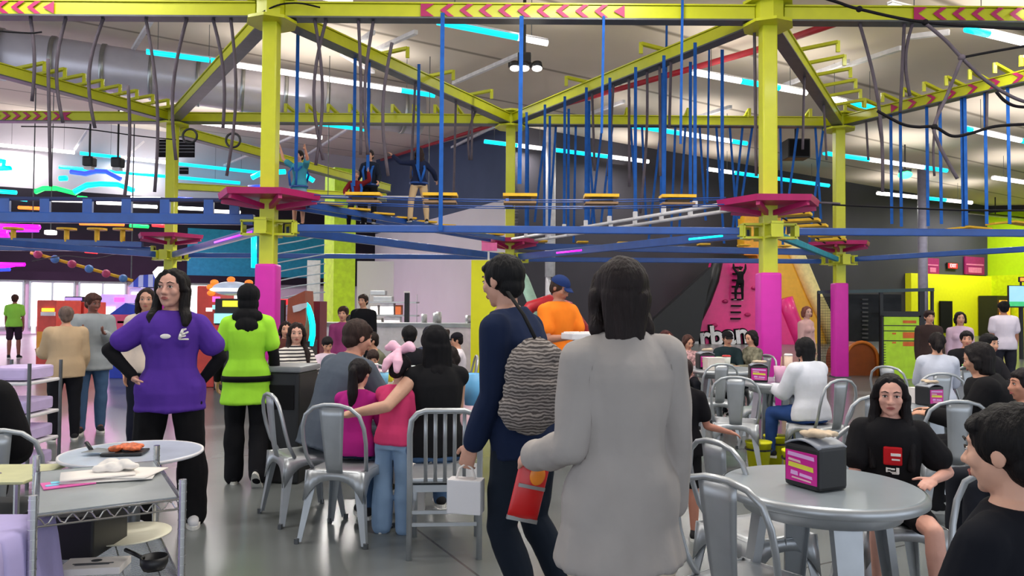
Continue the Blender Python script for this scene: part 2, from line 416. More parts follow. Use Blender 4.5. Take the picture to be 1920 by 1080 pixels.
q = at(1344, 631, Y - .1); Mx = Matrix.Translation(q) @ Matrix.Rotation(R(90), 4, 'X') @ Matrix.Rotation(R(5), 4, 'Z')
text('lettering_outline', 'urban', 1.10, M('black_matte'), Matrix.Translation((0, .04, 0)) @ Mx, t, ext=.02, off=.085); text('lettering', 'urban', 1.10, M('white_plastic'), Mx @ Matrix.Translation((0, 0, .05)), t, ext=.02, off=.03)  # black outline behind the white letters
mb = MB()
for x, y in ((1360, 565), (1402, 590), (1340, 610), (1415, 540)): mb.ell(at(x, y, Y - .05), (.12, .08, .08))
mb.build('hand_holds', M('neon_red') if False else M('magenta_paint'), t, True, True)
# black ramp net left of it
mb = MB(); pxpoly(mb, [(1335, 500), (1310, 640), (1225, 648), (1225, 600)], 28.8, .6); tag(mb.build('slide_tower', M('black_plastic')), 'black slanting side of the slide tower left of the magenta climbing wall', 'slide')
# gold slide
Y = 31.0; t = T_('gold_slide', 'tall golden yellow inflatable slide sweeping down to the right', 'slide', 1500, 646, Y)
mb = MB(); pxpoly(mb, [(1396, 403), (1474, 403), (1476, 455), (1496, 500), (1520, 560), (1548, 610), (1560, 648), (1470, 648), (1440, 560), (1420, 480), (1398, 472)], Y, 1.1); mb.build('chute', M('gold_vinyl'), t, True)
mb = MB(); mb.tube([at(x, y, Y - .05) for x, y in ((1478, 440), (1500, 490), (1525, 550), (1552, 605), (1566, 648))], .3, 10); mb.build('edge_tube', mat('cream_vinyl', (240, 220, 150), .5), t, True, True)
P_(t, 'top_panel', mat('orange_vinyl', (230, 165, 40), .5), (1396, 403, 1474, 420), (1396, 440, 1430, 478), Y=Y - .1, depth=.1)
# brown slide exit and its net
Y = 16.2; t = T_('tunnel_slide', 'brown and orange curved slide exit on the floor by the black cage', 'slide', 1612, 705, Y)
mb = MB(); c = at(1615, 668, Y); pts = []
for i in range(13): a = math.pi * i / 12; pts.append((math.cos(a) * .34, math.sin(a) * .36))
Mx = Matrix.Translation((c.x, Y + 1.0, .36)) @ Matrix.Rotation(R(90), 4, 'X'); mb.prism([(-.34, -.36)] + pts[::-1] + [(.34, -.36)], Mx, 1.0); mb.build('tunnel', M('brown_vinyl'), t, True)
mb = MB(); mb.tube([V((c.x + x * 1.03, Y - .02, .36 + z * 1.03)) for x, z in [(.34, -.36)] + pts + [(-.34, -.36)]], .035, 8); mb.build('rim', mat('orange_rim', (215, 120, 40), .5), t, True, True)
# black cage
Y = 16.1; t = T_('cage_frame', 'black padded frame cage around the play area behind the lime board', 'cage', 1640, 708, Y); bm_ = M('black_plastic')
for (x0, x1) in ((1534, 1538), (1586, 1590), (1650, 1656), (1724, 1734), (1747, 1751)):
    mb = MB(); pxbox(mb, x0, 546, x1, 560, Y, .06); a = at(x0, 560, Y); b = at(x1, 560, Y); mb.box(((a.x + b.x) / 2, Y + .03, a.z / 2), (b.x - a.x, .06, a.z)); mb.build('post', bm_, t, True)
mb = MB(); mb.beam(at(1534, 548, Y), at(1750, 543, Y), .07, .07); mb.build('top_rail', mat('rail_teal', (60, 80, 86), .5), t, True); P_(t, 'mid_rail', bm_, (1656, 584, 1735, 592), Y=Y, depth=.05)
P_(t, 'panel', mat('cage_panel', (44, 46, 50), .6), (1590, 552, 1652, 640), (1652, 552, 1690, 584), Y=Y + .3, depth=.04)
mb = MB()
for i in range(12): pxbox(mb, 1617, 560 + i * 8, 1628, 563 + i * 8, Y + .25, .03)
mb.build('rope_ladder', mat('ladder_grey', (90, 90, 92), .7), t, True)
mb = MB()
for i in range(26): x = 1538 + i * 2; mb.beam(at(x, 556, Y + .1), at(x + 1, 690, Y + .1), .006, .012)
for i in range(28): mb.beam(at(1538, 558 + i * 5, Y + .1), at(1588, 558 + i * 5, Y + .1), .006, .006)
mb.build('net', M('black_rope'), t, True)
# lime height board
Y = 15.3; t = T_('height_board', 'lime green height board with dark lines standing before the cage', 'sign', 1690, 712, Y)
P_(t, 'board', mat('board_lime', (182, 226, 40), .5), (1657, 594, 1724, 710), Y=Y, depth=.05)
P_(t, 'lines', 'black_plastic', (1657, 610, 1724, 611.2), (1657, 620, 1724, 621.2), (1657, 638.4, 1724, 639.6), *[(1657, 645 + i * 5, 1661, 646 + i * 5) for i in range(13)], Y=Y - .006, depth=.006)
for b in ((1673, 624, 1680, 627), (1673, 641, 1680, 644), (1693, 601, 1718, 606), (1693, 623, 1718, 634), (1693, 641, 1718, 649)): P_(t, 'red_note', mat('note_red', (220, 110, 60), .6), b, Y=Y - .004, depth=.004)
P_(t, 'frame', 'black_plastic', (1654, 592, 1657, 712), (1724, 592, 1727, 712), (1654, 591, 1727, 594), Y=Y, depth=.06)
# yellow room and signs on the charcoal wall
def wall_box(t0, t1, z0, z1, d0, d1): mb = MB(); mb.beam(ST(-(d0 + d1) / 2, t0, (z0 + z1) / 2), ST(-(d0 + d1) / 2, t1, (z0 + z1) / 2), abs(d1 - d0), z1 - z0); return mb
def back_t(x):
    k = (x - 960) / F; return k * 28 / (.883 - k * .469)
struct('trim_yellow_panel', wall_box(back_t(1697), 30.85, 0, 3.35, .02, .35), M('yellow_paint'))
mb = MB(); mb.beam(ST(-.05, 30.75, 1.7), ST(-20, 30.75, 1.7), .2, 3.4); struct('trim_yellow_base', mb, M('lime_paint') if False else mat('yellow_lime', (205, 225, 15), .6))
def wall_sign(name, label, cat, x0, y0, x1, y1, m, d=.08, off=.05):
    t0, t1 = back_t(x0), back_t(x1); p = ST(0, (t0 + t1) / 2); za = CAM.z + (579 - y1) * p.y / F; zb = CAM.z + (579 - y0) * p.y / F
    t = thing(name, label, cat, ST(-.1, (t0 + t1) / 2, za)); wall_box(t0, t1, za, zb, off, off + d).build('panel', M(m), t, True); return t, (t0, t1, za, zb)
mat('poster_magenta', (140, 30, 90), .6)
for x0, y0, x1, y1, l in ((1733, 483, 1757, 512, 'magenta poster left of the red exit sign on the charcoal wall'), (1806, 480, 1842, 513, 'larger magenta poster right of the red exit sign')):
    t, (t0, t1, za, zb) = wall_sign('poster', l, 'poster', x0, y0, x1, y1, 'poster_magenta')
    h = zb - za; wall_box(t0 + .1, t1 - .1, za + h * .52, za + h * .6, .13, .15).build('stripe', mat('poster_pink', (205, 110, 150), .6), t, True); wall_box(t0 + .3, t1 - .3, za + h * .1, za + h * .4, .13, .15).build('picture', M('poster_pink'), t, True)
t, (t0, t1, za, zb) = wall_sign('exit_sign', 'small glowing red exit sign between the magenta posters', 'sign', 1773, 491, 1792, 503, 'black_plastic')
Mx = Matrix((T2, V((0, 0, 1)), -S2)).transposed().to_4x4(); Mx.translation = ST(-.16, (t0 + t1) / 2, (za + zb) / 2); wall_box(t0 + .05, t1 - .05, za + .04, zb - .04, .13, .15).build('face', mat('exit_red', (220, 15, 40), .4, emit=.9), t, True)
text('lettering', 'EXIT', .28, mat('exit_glow', (255, 170, 180), .4, emit=1.5), Mx, t, ext=.01)
wall_sign('dark_board', 'dark menu board on the bright yellow wall', 'board', 1747, 563, 1769, 622, 'black_matte', .1, .4)
t, q = wall_sign('claw_machine', 'black framed claw machine with an orange glow by the yellow wall', 'arcade machine', 1821, 553, 1845, 640, 'black_plastic', 1.0, .4)
wall_box(q[0] + .15, q[1] - .1, q[2] + 1.0, q[3] - .25, 1.42, 1.46).build('window', mat('claw_glow', (255, 170, 60), .4, emit=.9), t, True)
p = at(1910, 556, 22); t = thing('television', 'large television showing a pale blue and green picture at right edge', 'screen', p)
mb = MB(); mb.box((.1, 0, 0), (.85, .06, .66), bev=.01); mb.build('frame', M('black_plastic'), t); mb = MB(); mb.box((.1, -.035, .08), (.8, .01, .46)); mb.build('screen', mat('tv_blue', (160, 215, 240), .3, emit=.7), t)
mb = MB(); mb.box((.1, -.036, -.22), (.8, .012, .14)); mb.build('ticker', mat('tv_green', (60, 200, 120), .3, emit=.6), t); mb = MB(); mb.cyl((.1, .05, -.3), (.1, .05, -p.z), .06, n=12); mb.build('stand', M('black_plastic'), t)
p = at(1916, 524, 22.5); t = thing('orange_sign', 'small orange lit sign above the television', 'sign', p); mb = MB(); mb.box((.03, 0, 0), (.26, .06, .16), bev=.01); mb.build('box', M('black_plastic'), t); mb = MB(); mb.box((.03, -.035, 0), (.2, .01, .1)); mb.build('face', M('neon_orange'), t)
mb = MB(); mb.cyl((0, .05, 0), (0, .05, -p.z), .03, n=8); mb.build('pole', M('black_plastic'), t)
# yellow panel behind the navy man
Y = 14; t = T_('yellow_banner', 'bright yellow upright banner behind the man in navy', 'banner', 908, 714, Y); P_(t, 'cloth', 'yellow_paint', (882, 488, 938, 700), Y=Y, depth=.04); P_(t, 'base', 'black_plastic', (876, 700, 944, 718.5), Y=Y - .1, depth=.3)
P_(t, 'pink_top', mat('pink_tip', (240, 110, 170), .5), (903, 455, 932, 470), Y=Y, depth=.05); P_(t, 'pole', 'white_pipe', (914, 468, 918, 490), Y=Y + .02, depth=.03)
# lime pillars
for x, Y, l in ((638, 27, 'thick lime square pillar in front of the pale wall'),):
    p = at(x, 400, Y); t = thing('square_pillar', l, 'pillar', (p.x, Y, 0), R(38)); mb = MB(); mb.box((0, 0, 3.2), (.84, .84, 6.4), bev=.01); mb.build('shaft', mat('pillar_lime', (198, 232, 30), .5), t)
Y = 29; t = T_('white_screen', 'tall narrow white curtain panel left of the lime pillar', 'panel', 588, 640, Y); P_(t, 'curtain', 'white_plastic', (574, 488, 600, 640), Y=Y, depth=.1)
Y = 29; t = T_('white_screen', 'wider white curtain panel right of the lime pillar', 'panel', 705, 640, Y); P_(t, 'curtain', 'wall_white', (668, 490, 738, 640), Y=Y, depth=.1)
# pale cables fanning from the near left column
g = 'pale strings by the near left column'
for i in range(11):
    y = 455 + i * 17; mb = MB(); mb.tube([at(519, y + 4, 13), at(560, y - 3 - i * .3, 13.5), at(609, y - 14 + i * .8, 14)], .012, 5)
    tag(mb.build('net_string', mat('string_pale', (190, 205, 215), .6)), 'pale string of the net fanning right from the near left column', 'string', g)
# kitchen
Y = 19; t = T_('storage_rack', 'metal storage rack full of white boxes before the pale wall', 'rack', 735, 680, Y)
for y in (566, 591, 615, 640): P_(t, 'shelf', 'galv_steel', (690, y, 782, y + 2), Y=Y, depth=.5)
for x in (690, 780): P_(t, 'post', 'galv_steel', (x, 552, x + 2, 680.5), Y=Y, depth=.05)
for i, (x0, y0, x1, y1) in enumerate(((694, 545, 722, 553), (700, 556, 735, 565), (712, 568, 738, 590), (694, 572, 708, 590), (741, 572, 752, 590), (694, 597, 715, 614), (720, 594, 750, 614), (698, 622, 730, 639), (740, 620, 770, 639))):
    tt = T_('storage_box', ['flat silver tray topping the storage rack', 'long silver tray on the storage rack', 'tall white box on the upper rack shelf', 'small pale box at the left of the upper rack shelf', 'brown box on the upper rack shelf', 'pale box at left on the middle rack shelf', 'wide white box on the middle rack shelf', 'white box at left on the lower rack shelf', 'pale box at right on the lower rack shelf'][i], 'box', (x0 + x1) / 2, y1, Y)
    P_(tt, 'carton', ['galv_steel', 'galv_steel', 'white_plastic', 'paper', 'brown_vinyl', 'paper', 'white_plastic', 'white_plastic', 'paper'][i], (x0, y0, x1, y1), Y=Y + .05, depth=.35, bev=.01)
Y = 17.5; t = T_('heater_stand', 'black upright post with a white cap beside the storage rack', 'post', 762, 690, Y); P_(t, 'pole', 'black_plastic', (757, 549, 767, 690), Y=Y, depth=.13); P_(t, 'cap_piece', 'paper', (757, 546, 767, 549), Y=Y, depth=.14)
Y = 16.5; t = T_('service_counter', 'long white service counter of the kitchen beyond the tables', 'counter', 760, 697, Y); P_(t, 'body', 'white_plastic', (600, 612, 905, 697), Y=Y, depth=.8); P_(t, 'worktop', 'galv_steel', (596, 607, 909, 612), Y=Y - .05, depth=.9)
for i, (x, h) in enumerate(((795, 18), (817, 20), (822, 22), (878, 16))):
    p = at(x, 607, 16.9); t = thing('utensil_pot', 'tall steel pot standing on the white counter', 'pot', p, 0, 'pots on the counter'); mb = MB(); mb.cyl((0, 0, 0), (0, 0, h * 16.9 / F), .07, n=12); mb.build('pot', M('galv_steel'), t, smooth=True)
t = T_('register', 'black cash register on the service counter', 'register', 648, 607, 16.8); P_(t, 'screen', 'black_plastic', (640, 590, 656, 602), Y=16.8, depth=.06); P_(t, 'stand', 'black_plastic', (646, 602, 650, 607.5), Y=16.83, depth=.05)
# red inflatable behind the man in orange
p = at(1030, 600, 20); t = thing('red_arch', 'red padded arch behind the man in orange', 'arch', (p.x, 20, 0)); mb = MB(); mb.tube([(-.95, 0, 0), (-.9, 0, .9), (-.5, 0, 1.45), (0, 0, 1.62), (.5, 0, 1.45), (.9, 0, .9), (.95, 0, 0)], .17, 12); mb.build('tube', mat('red_vinyl', (170, 22, 36), .5), t, smooth=True)
p = at(985, 560, 21); mb = MB(); mb.tube([at(965, 500, 21), at(982, 525, 21), at(998, 565, 21), at(1005, 620, 21), at(1006, 672, 21)], .16, 10); tag(mb.build('curved_tube', mat('pale_green', (150, 185, 165), .5), smooth=True), 'pale green curved tube behind the navy man\'s shoulder', 'tube')
# ---- arcade at left
def neon(pts, Y, r, m, label, name='neon_sign', g=None):
    mb = MB(); mb.tube([at(x, y, Y) for x, y in pts], r, 6); return tag(mb.build(name, M(m), smooth=True), label, 'neon', g)
neon([(-60, 422), (74, 426)], 24, .09, 'neon_magenta', 'magenta neon bar at the left edge under the blue truss'); neon([(-60, 432), (72, 433)], 24, .05, 'neon_purple', 'purple neon bar just under the magenta one')
neon([(-40, 437), (12, 437), (14, 444), (-30, 446)], 23, .12, 'neon_magenta', 'thick pink neon stroke at the left edge'); neon([(-50, 494), (46, 496), (10, 500), (-50, 502)], 22, .06, 'neon_magenta', 'magenta neon arrow at the left edge above the windows'); neon([(-40, 507), (18, 505)], 22, .06, 'neon_blue', 'blue neon stroke under the magenta arrow')
C1 = 'neon_cyan'
neon([(-20, 298), (8, 303), (6, 312), (20, 315), (-10, 316)], 26, .09, C1, 'cyan neon zigzag at the left edge, highest'); neon([(-30, 357), (30, 361)], 26, .08, C1, 'cyan neon stroke at the left edge above the truss')
neon([(66, 360), (82, 353), (105, 353), (140, 362), (165, 346), (185, 345)], 26, .09, 'neon_green', 'green and cyan neon wave, lower'); neon([(140, 360), (162, 348), (188, 345), (222, 346), (250, 357)], 25.8, .10, C1, 'cyan neon wave right of the green one')
neon([(133, 322), (160, 326), (180, 321), (200, 322), (226, 336)], 26, .09, 'neon_blue', 'blue neon wave below the faint strip lamps'); neon([(112, 335), (125, 334)], 26, .10, C1, 'short cyan neon dash left of the blue wave')
neon([(472, 333), (490, 324), (535, 322)], 25, .09, C1, 'cyan neon hook behind the near left column'); neon([(560, 325), (572, 329), (588, 339)], 25, .09, C1, 'cyan neon stroke right of the teal climber'); neon([(466, 351), (492, 350)], 25, .07, 'neon_blue', 'blue neon dash above the near left platform')
neon([(476, 442), (476, 502)], 13.2, .05, C1, 'upright cyan neon bar left of the near left column')
for i, (x0, x1, y, m, l) in enumerate(((35, 75, 390, 'neon_orange', 'orange neon dash behind the blue truss'), (92, 162, 376, 'led_white', 'white lamp bar behind the truss, leftmost'), (182, 232, 381, 'led_white', 'white lamp bar behind the truss, middle'), (246, 300, 372, 'led_white', 'white lamp bar behind the truss, upper right'), (248, 294, 387, 'led_white', 'white lamp bar behind the truss, lower right'),
        (330, 362, 373, 'neon_blue', 'blue lamp bar right of the left rear column'), (335, 380, 391, 'led_white', 'white lamp bar right of the left rear column'), (400, 450, 397, 'led_white', 'white lamp bar left of the near left column'), (146, 163, 371, 'neon_green', 'green glowing dash behind the truss'), (33, 50, 374, 'neon_cyan', 'cyan glowing dash behind the truss'),
        (150, 232, 420, 'neon_orange', 'orange light strip under the truss'), (186, 222, 418, 'neon_red', 'red light strip under the truss, left'), (244, 278, 424, 'neon_green', 'green light strip under the truss'), (286, 312, 423, 'neon_red', 'red light strip under the truss, right'), (160, 182, 472, 'neon_red', 'small red light on the far left brace'), (420, 445, 378, 'neon_cyan', 'cyan glowing dash left of the near platform'))):
    neon([(x0, y - 1), (x1, y + 1)], 28, .07, m, l, 'light_bar')
p = at(95, 436, 20); mb = MB(); mb.box((0, 0, 0), (.24, .2, .12), bev=.03); o = mb.build('lamp_box', M('lamp_glow')); o.location = p; o.location.z = p.z - .06; s2 = MB(); s2.cyl((0, 0, .11), (0, 0, ceil_z(p) - p.z - .1), .012, n=6); s2.build('stem', M('dark_steel'), o); tag(o, 'small white lamp box under the truss at left', 'lamp')
# bead ladder
t = T_('bead_rail', 'yellow rail carrying pink and blue balls slanting across the dark arcade wall', 'rail', 150, 500, 24); mb = MB(); mb.tube([at(58, 474, 24), at(75, 478, 24), at(248, 526, 24)], .05, 8); mb.build('rail', M('yellow_plank'), t, True, True)
for i in range(6):
    mb = MB(); mb.ell(at(71 + i * 32, 477 + i * 9, 23.9), .13); mb.build('ball', mat('ball_pink', (190, 70, 110), .5) if i % 2 == 0 else mat('ball_blue', (80, 130, 190), .5), t, True, True)
mb = MB()
for x, y in ((60, 474), (246, 525)): q = at(x, y, 24); mb = MB(); mb.cyl(q, V((q.x, q.y, ceil_z(q))), .02, n=6); mb.build('hanging_wire', M('dark_steel'), bpy.data.objects['bead_rail'], True)
# louvres on the pale wall
for x0, y0, x1, y1, Y, l in ((292, 262, 364, 294, 34, 'dark louvred grille high on the pale wall behind the left rear column'), (336, 314, 352, 326, 34, 'small dark vent below the louvred grille')):
    t = T_('wall_louvre', l, 'vent', (x0 + x1) / 2, y1, Y); P_(t, 'recess', 'black_matte', (x0, y0, x1, y1), Y=Y, depth=.1); P_(t, 'slats', 'dark_steel', *[(x0, y0 + 4 + i * 6, x1, y0 + 5.5 + i * 6) for i in range(int((y1 - y0) / 6) - 1)], Y=Y - .05, depth=.05)
    
# arcade machines
def machine(label, x0, y0, x1, Y, body, parts, base=None, depth=.9):
    yb = 571 + 1.45 * F / Y + (x0 - 960) * .007 * 0; t = T_('arcade_machine', label, 'arcade machine', (x0 + x1) / 2, yb, Y); P_(t, 'cabinet', body, (x0, y0, x1, yb), Y=Y, depth=depth, bev=.02)
    for (nm, m, a, b, c, d) in parts: P_(t, nm, m, (a, b, c, d), Y=Y - .04, depth=.05)
    return t
mat('cab_red', (215, 70, 60), .5); mat('cab_orange', (240, 160, 50), .5); mat('cab_blue', (30, 60, 190), .5); mat('cab_white', (235, 225, 235), .5); mat('cab_pink', (225, 80, 120), .5); mat('cab_black', (24, 22, 28), .5)
mat('glow_screen', (150, 230, 245), .3, emit=.9); mat('glow_yellow', (250, 235, 40), .3, emit=1.3); mat('glow_pink', (255, 90, 190), .3, emit=1.2); mat('glow_white', (255, 245, 240), .3, emit=1.3); mat('glow_lilac', (190, 150, 250), .3, emit=.8)
machine('orange and red ticket machine standing before the bright windows', 66, 563, 106, 15.5, 'cab_red', (('lower_panel', 'cab_orange', 68, 622, 105, 662), ('picture', 'glow_yellow', 78, 578, 100, 584), ('picture', 'cab_white', 76, 585, 102, 592), ('light_strip', 'glow_white', 58, 566, 65, 625)))
machine('red flame-painted machine between the tan and grey hoodies', 128, 566, 158, 16.5, 'cab_red', (('sign', 'glow_white', 110, 568, 134, 582), ('stripe', 'cab_orange', 132, 590, 156, 596), ('stripe', 'cab_orange', 132, 604, 156, 610)))
machine('lilac and white prize machine right of the grey hoodie', 186, 552, 236, 19.0, 'glow_lilac', (('panel', 'glow_white', 190, 575, 215, 592), ('panel', 'glow_pink', 214, 558, 232, 566)))
machine('blue peaked machine with a pink panel', 204, 592, 262, 14.5, 'cab_blue', (('pink_panel', 'cab_pink', 209, 590, 252, 622), ('mark', 'cab_white', 220, 602, 244, 606)))
mb = MB(); pxpoly(mb, [(182, 606), (235, 568), (262, 574), (262, 600)], 14.6, .6); tag(mb.build('machine_hood', M('cab_blue')), 'blue sloped hood above the pink-panelled machine', 'hood')
machine('white lit machine behind the purple-shirted woman', 240, 540, 300, 20.0, 'cab_white', (('sign', 'glow_white', 246, 548, 290, 562), ('light', 'glow_yellow', 250, 566, 270, 574)))
mb = MB(); pxpoly(mb, [(240, 538), (262, 516), (290, 514), (306, 538)], 19.8, 1.2); tag(mb.build('canopy', stripes('canopy_stripes', (70, 90, 190), (190, 200, 230), 1.2, 'X', .6)), 'blue and white striped canopy left of the left rear column', 'canopy')
mb = MB(); pxpoly(mb, [(286, 510), (296, 500), (318, 500), (312, 536), (298, 538)], 19.0, .3); tag(mb.build('ice_cream_sign', M('glow_white')), 'white and orange glowing cone-shaped sign by the left rear column', 'sign')
machine('purple and dark machine behind the dark-skinned man', 118, 556, 155, 19.5, 'cab_black', (('top_sign', 'glow_lilac', 122, 558, 152, 563),))
t = machine('red arcade game with round glowing marquee beside the lime employee', 366, 536, 404, 13.0, 'cab_red', (('buttons', 'glow_pink', 398, 556, 411, 566), ('buttons', 'glow_screen', 398, 572, 412, 580)))
t = machine('black arcade game with yellow display and cyan screen', 400, 560, 462, 12.6, 'cab_black', (('display', 'glow_yellow', 417, 564, 446, 575), ('screen', 'glow_screen', 401, 588, 440, 606), ('light', 'glow_white', 386, 577, 396, 584), ('red_panel', 'cab_red', 400, 610, 460, 640)))
mb = MB(); c = at(435, 541, 12.5); mb.ell(c, (.33, .22, .12), n=24); q = mb.build('marquee_dome', mat('dome_blue', (190, 205, 230), .3, emit=.15), t, True, True); mb = MB(); mb.ell(c + V((0, -.02, -.02)), (.36, .22, .055), n=24); mb.build('light_ring', M('glow_white'), t, True, True)
for dx, dz in ((-.34, .02), (-.28, .1), (.3, .1), (.36, .02), (-.33, -.08), (.36, -.08), (0, .15)):
    mb = MB(); mb.ell(c + V((dx, -.05, dz)), (.07, .04, .05)); mb.build('flame_lamp', mat('flame_orange', (250, 130, 40), .4, emit=.7), t, True, True)
Y = 12.2; t = T_('racing_seat', 'brown and white racing simulator seat left of the cyan arch', 'arcade seat', 556, 640, Y); mb = MB(); pxpoly(mb, [(540, 560), (572, 545), (574, 600), (566, 640), (536, 640)], Y, .5); mb.build('backrest', mat('seat_brown', (165, 80, 50), .5), t, True)
mb = MB(); pxpoly(mb, [(548, 574), (562, 570), (574, 568), (574, 576), (562, 583), (550, 586)], Y - .05, .06); mb.build('panel', M('white_plastic'), t, True); P_(t, 'post', 'black_plastic', (525, 562, 533, 640), Y=Y, depth=.1); P_(t, 'red_board', 'neon_red', (516, 561, 542, 571), Y=Y + .2, depth=.05); P_(t, 'base', 'cab_black', (520, 640, 580, 737), Y=Y, depth=.5)
neon([(570, 568), (577, 575), (583, 592), (586, 610), (586, 628), (582, 648)], 12.3, .05, C1, 'bright cyan curved neon tube above the striped shirt', 'neon_arch')
P_(T_('red_cabinet', 'dark red cabinet right of the cyan arch', 'cabinet', 590, 700, 13), 'body', mat('cab_dark_red', (120, 24, 44), .5), (560, 565, 600, 729), Y=13, depth=.5)
t = thing('strip_lamp', 'added white strip lamp brightening the kitchen over the service counter', 'lamp', (-3.2, 17.6, 4.02)); mb = MB(); mb.box((0, 0, .02), (3.05, .14, .04)); mb.build('housing', M('white_plastic'), t)  # made-up fixture carrying the added kitchen light
mb = MB(); mb.cyl((-1.2, 0, .03), (-1.2, 0, 3.4), .01, n=6); mb.build('hanging_wire', M('dark_steel'), t); mb = MB(); mb.cyl((1.2, 0, .03), (1.2, 0, 3.4), .01, n=6); mb.build('hanging_wire', M('dark_steel'), t)
o = bpy.data.objects['ice_cream_sign']; mb = MB(); mb.cyl((0, .15, .05), (0, .15, -o.location.z), .05, n=8); mb.build('pole', M('white_pipe'), o)
for l, p, sz in (('long added lamp bar brightening the yellow wall', ST(-2.6, 27, 6.36), (5.1, .35, .08)), ('long added lamp bar brightening the lime wall', ST(-9, 28.6, 6.06), (.35, 5.1, .08))):
    t = thing('fill_lamp', l, 'lamp', p, R(28)); mb = MB(); mb.box((0, 0, 0), sz, bev=.01); mb.build('housing', M('black_plastic'), t); mb = MB(); mb.cyl((0, 0, 0), (0, 0, ceil_z(p) - p.z), .03, n=8); mb.build('stem', M('black_plastic'), t)  # made-up housings for the added wall lights
# ------------------------------------------------------------------ ropes course
def flat(x, y, Y): p = at(x, y, Y); return V((p.x, p.y, 0))
CL = flat(506, 300, 10); CR = flat(1440, 300, 10); NL = V((CL.x - 6.75, 10, 0)); NR = V((CR.x + 6.75, 10, 0))
BL = flat(322, 350, 15.8); BM = flat(957, 330, 15.8); BR = flat(1573, 340, 15.8)
BRR = V((BR.x + 6.9, 15.8, 0)); BLL = V((BL.x - 6.9, 15.8, 0))
ZT = 5.44; ZB = 2.49; ZP = 2.93; up = V((0, 0, 1))
def column(name_label, p, pad_top=2.0, w_=.2, pad_w=.28, tv=False):
    t = thing('course_column', name_label, 'column', p, 0)
    mb = MB(); mb.box((0, 0, 2.8), (w_, w_, 5.6), bev=.02); mb.build('post', M('lime_steel'), t)
    mb = MB(); mb.box((0, 0, pad_top / 2), (pad_w, pad_w, pad_top), bev=.035); mb.build('foam_pad', M('pink_pad'), t, smooth=True)
    mb = MB(); mb.cyl((0, 0, 5.27), (0, 0, 5.31), .34, n=8); mb.cyl((0, 0, 5.58), (0, 0, 5.62), .34, n=8); mb.cyl((0, 0, 5.3), (0, 0, 5.6), .22, n=8)
    mb.build('top_bracket', M('lime_steel'), t)
    for a in range(4):
        d = V((math.cos(a * math.pi / 2), math.sin(a * math.pi / 2), 0)); mb = MB()
        for z in (2.40, 2.58): mb.beam(d * .08 + up * z, d * .36 + up * z, .16, .03)
        mb.beam(d * .34 + up * 2.40, d * .34 + up * 2.58, .16, .02, up=d); mb.build('beam_bracket', M('lime_steel'), t)
    mb = MB(); mb.box((0, 0, .012), (.34, .34, .024), bev=.004); mb.build('base_plate', M('dark_steel'), t)
    if tv:
        mb = MB(); mb.box((-.02, -.13, 3.68), (.2, .05, .27), bev=.01); q = mb.build('number_sign', M('black_plastic'), t)
        mb = MB(); mb.box((-.02, -.158, 3.69), (.15, .008, .2)); mb.build('screen', mat('sign_screen', (90, 130, 235), .3, emit=.8), q)
    return t
column('lime steel column with magenta foam pad, left one of the two nearest', CL)
column('lime steel column with magenta foam pad, beside the round table at right', CR, 1.93)
column('lime steel column behind the purple-shirted woman', BL, 1.9)
column('lime steel column with small blue screen on it in the middle', BM, 1.9, tv=True)
column('lime steel column with magenta pad in front of the black cage', BR)
def chevrons(t, a, b, z, u0, u1, n, face, flip=1, ends=True, h=.085):
    """magenta arrow decals on the room-facing side of a beam"""
    d = (b - a).normalized(); L = (b - a).length; nn = V((d.y, -d.x, 0))
    if nn.y > 0: nn = -nn
    if nn.dot(V((0, 0, 0)) - a) < 0 and face: nn = nn
    mb = MB()
    Mx = Matrix((d, up, nn)).transposed().to_4x4()
    for i in range(n):
        c = a + d * (L * (u0 + (u1 - u0) * i / (n - 1))); c.z = z; Mx.translation = c + nn * .101; s = flip
        if ends and i == 0 and flip > 0 or ends and i == n - 1 and flip < 0:
            for sg in (1, -1): mb.prism([(-.09, -h * sg), (.09, -h * sg), (-.03, 0), (-.09, 0)], Mx, .003)
        elif ends and i == n - 1: mb.prism([(-.09, 0), (.06, h), (.06, -h)], Mx, .003)
        else: mb.prism([(-.09 * s, 0), (.02 * s, h), (.10 * s, h), (-.01 * s, 0), (.10 * s, -h), (.02 * s, -h)], Mx, .003)
    mb.build('arrow_markings', M('magenta_paint'), t, True)
def top_beam(label, a, b, z0=ZT, z1=ZT, chev=None, hooks=None, group=None, h=.2):
    A = V((a.x, a.y, z0)); B = V((b.x, b.y, z1)); d = (B - A).normalized(); L = (B - A).length; A2 = A + d * .2; B2 = B - d * .2
    t = thing('overhead_beam', label, 'beam', A2)
    mb = MB(); mb.beam(A2, B2, .16, h - .03, bev=.006); mb.beam(A2 + up * (h / 2), B2 + up * (h / 2), .2, .02); mb.build('girder', M('lime_steel'), t, True)
    mb = MB(); mb.beam(A2 - up * (h / 2), B2 - up * (h / 2), .2, .022); mb.build('trolley_rail', M('dark_steel'), t, True)
    if chev:
        for cc in chev: chevrons(t, A, B, z0 + (z1 - z0) * (cc[0] + cc[1]) / 2, *cc)
    if hooks:
        u0, u1, n, ln, lean = hooks; nn = V((d.y, -d.x, 0))
        for i in range(n):
            p = A + d * L * (u0 + (u1 - u0) * i / (n - 1)) + up * .13; q = p + nn * ln * lean[0] + up * lean[1] + d * lean[2]
            mb = MB(); mb.beam(p - nn * .06 * lean[0], q, .07, .05, bev=.005); mb.beam(q + up * .02, q - up * .16, .06, .03, up=V((0, 1, 0)))
            mb.build('hanger_arm', M('lime_steel'), t, True)
    return t
top_beam('long lime overhead beam between the two near columns, arrows in its middle', CL, CR, chev=[(.315, .70, 11, 1, 1)])
top_beam('near lime overhead beam running out of the picture at top left', NL, CL, chev=[(.40, .56, 6, 1, 1)])
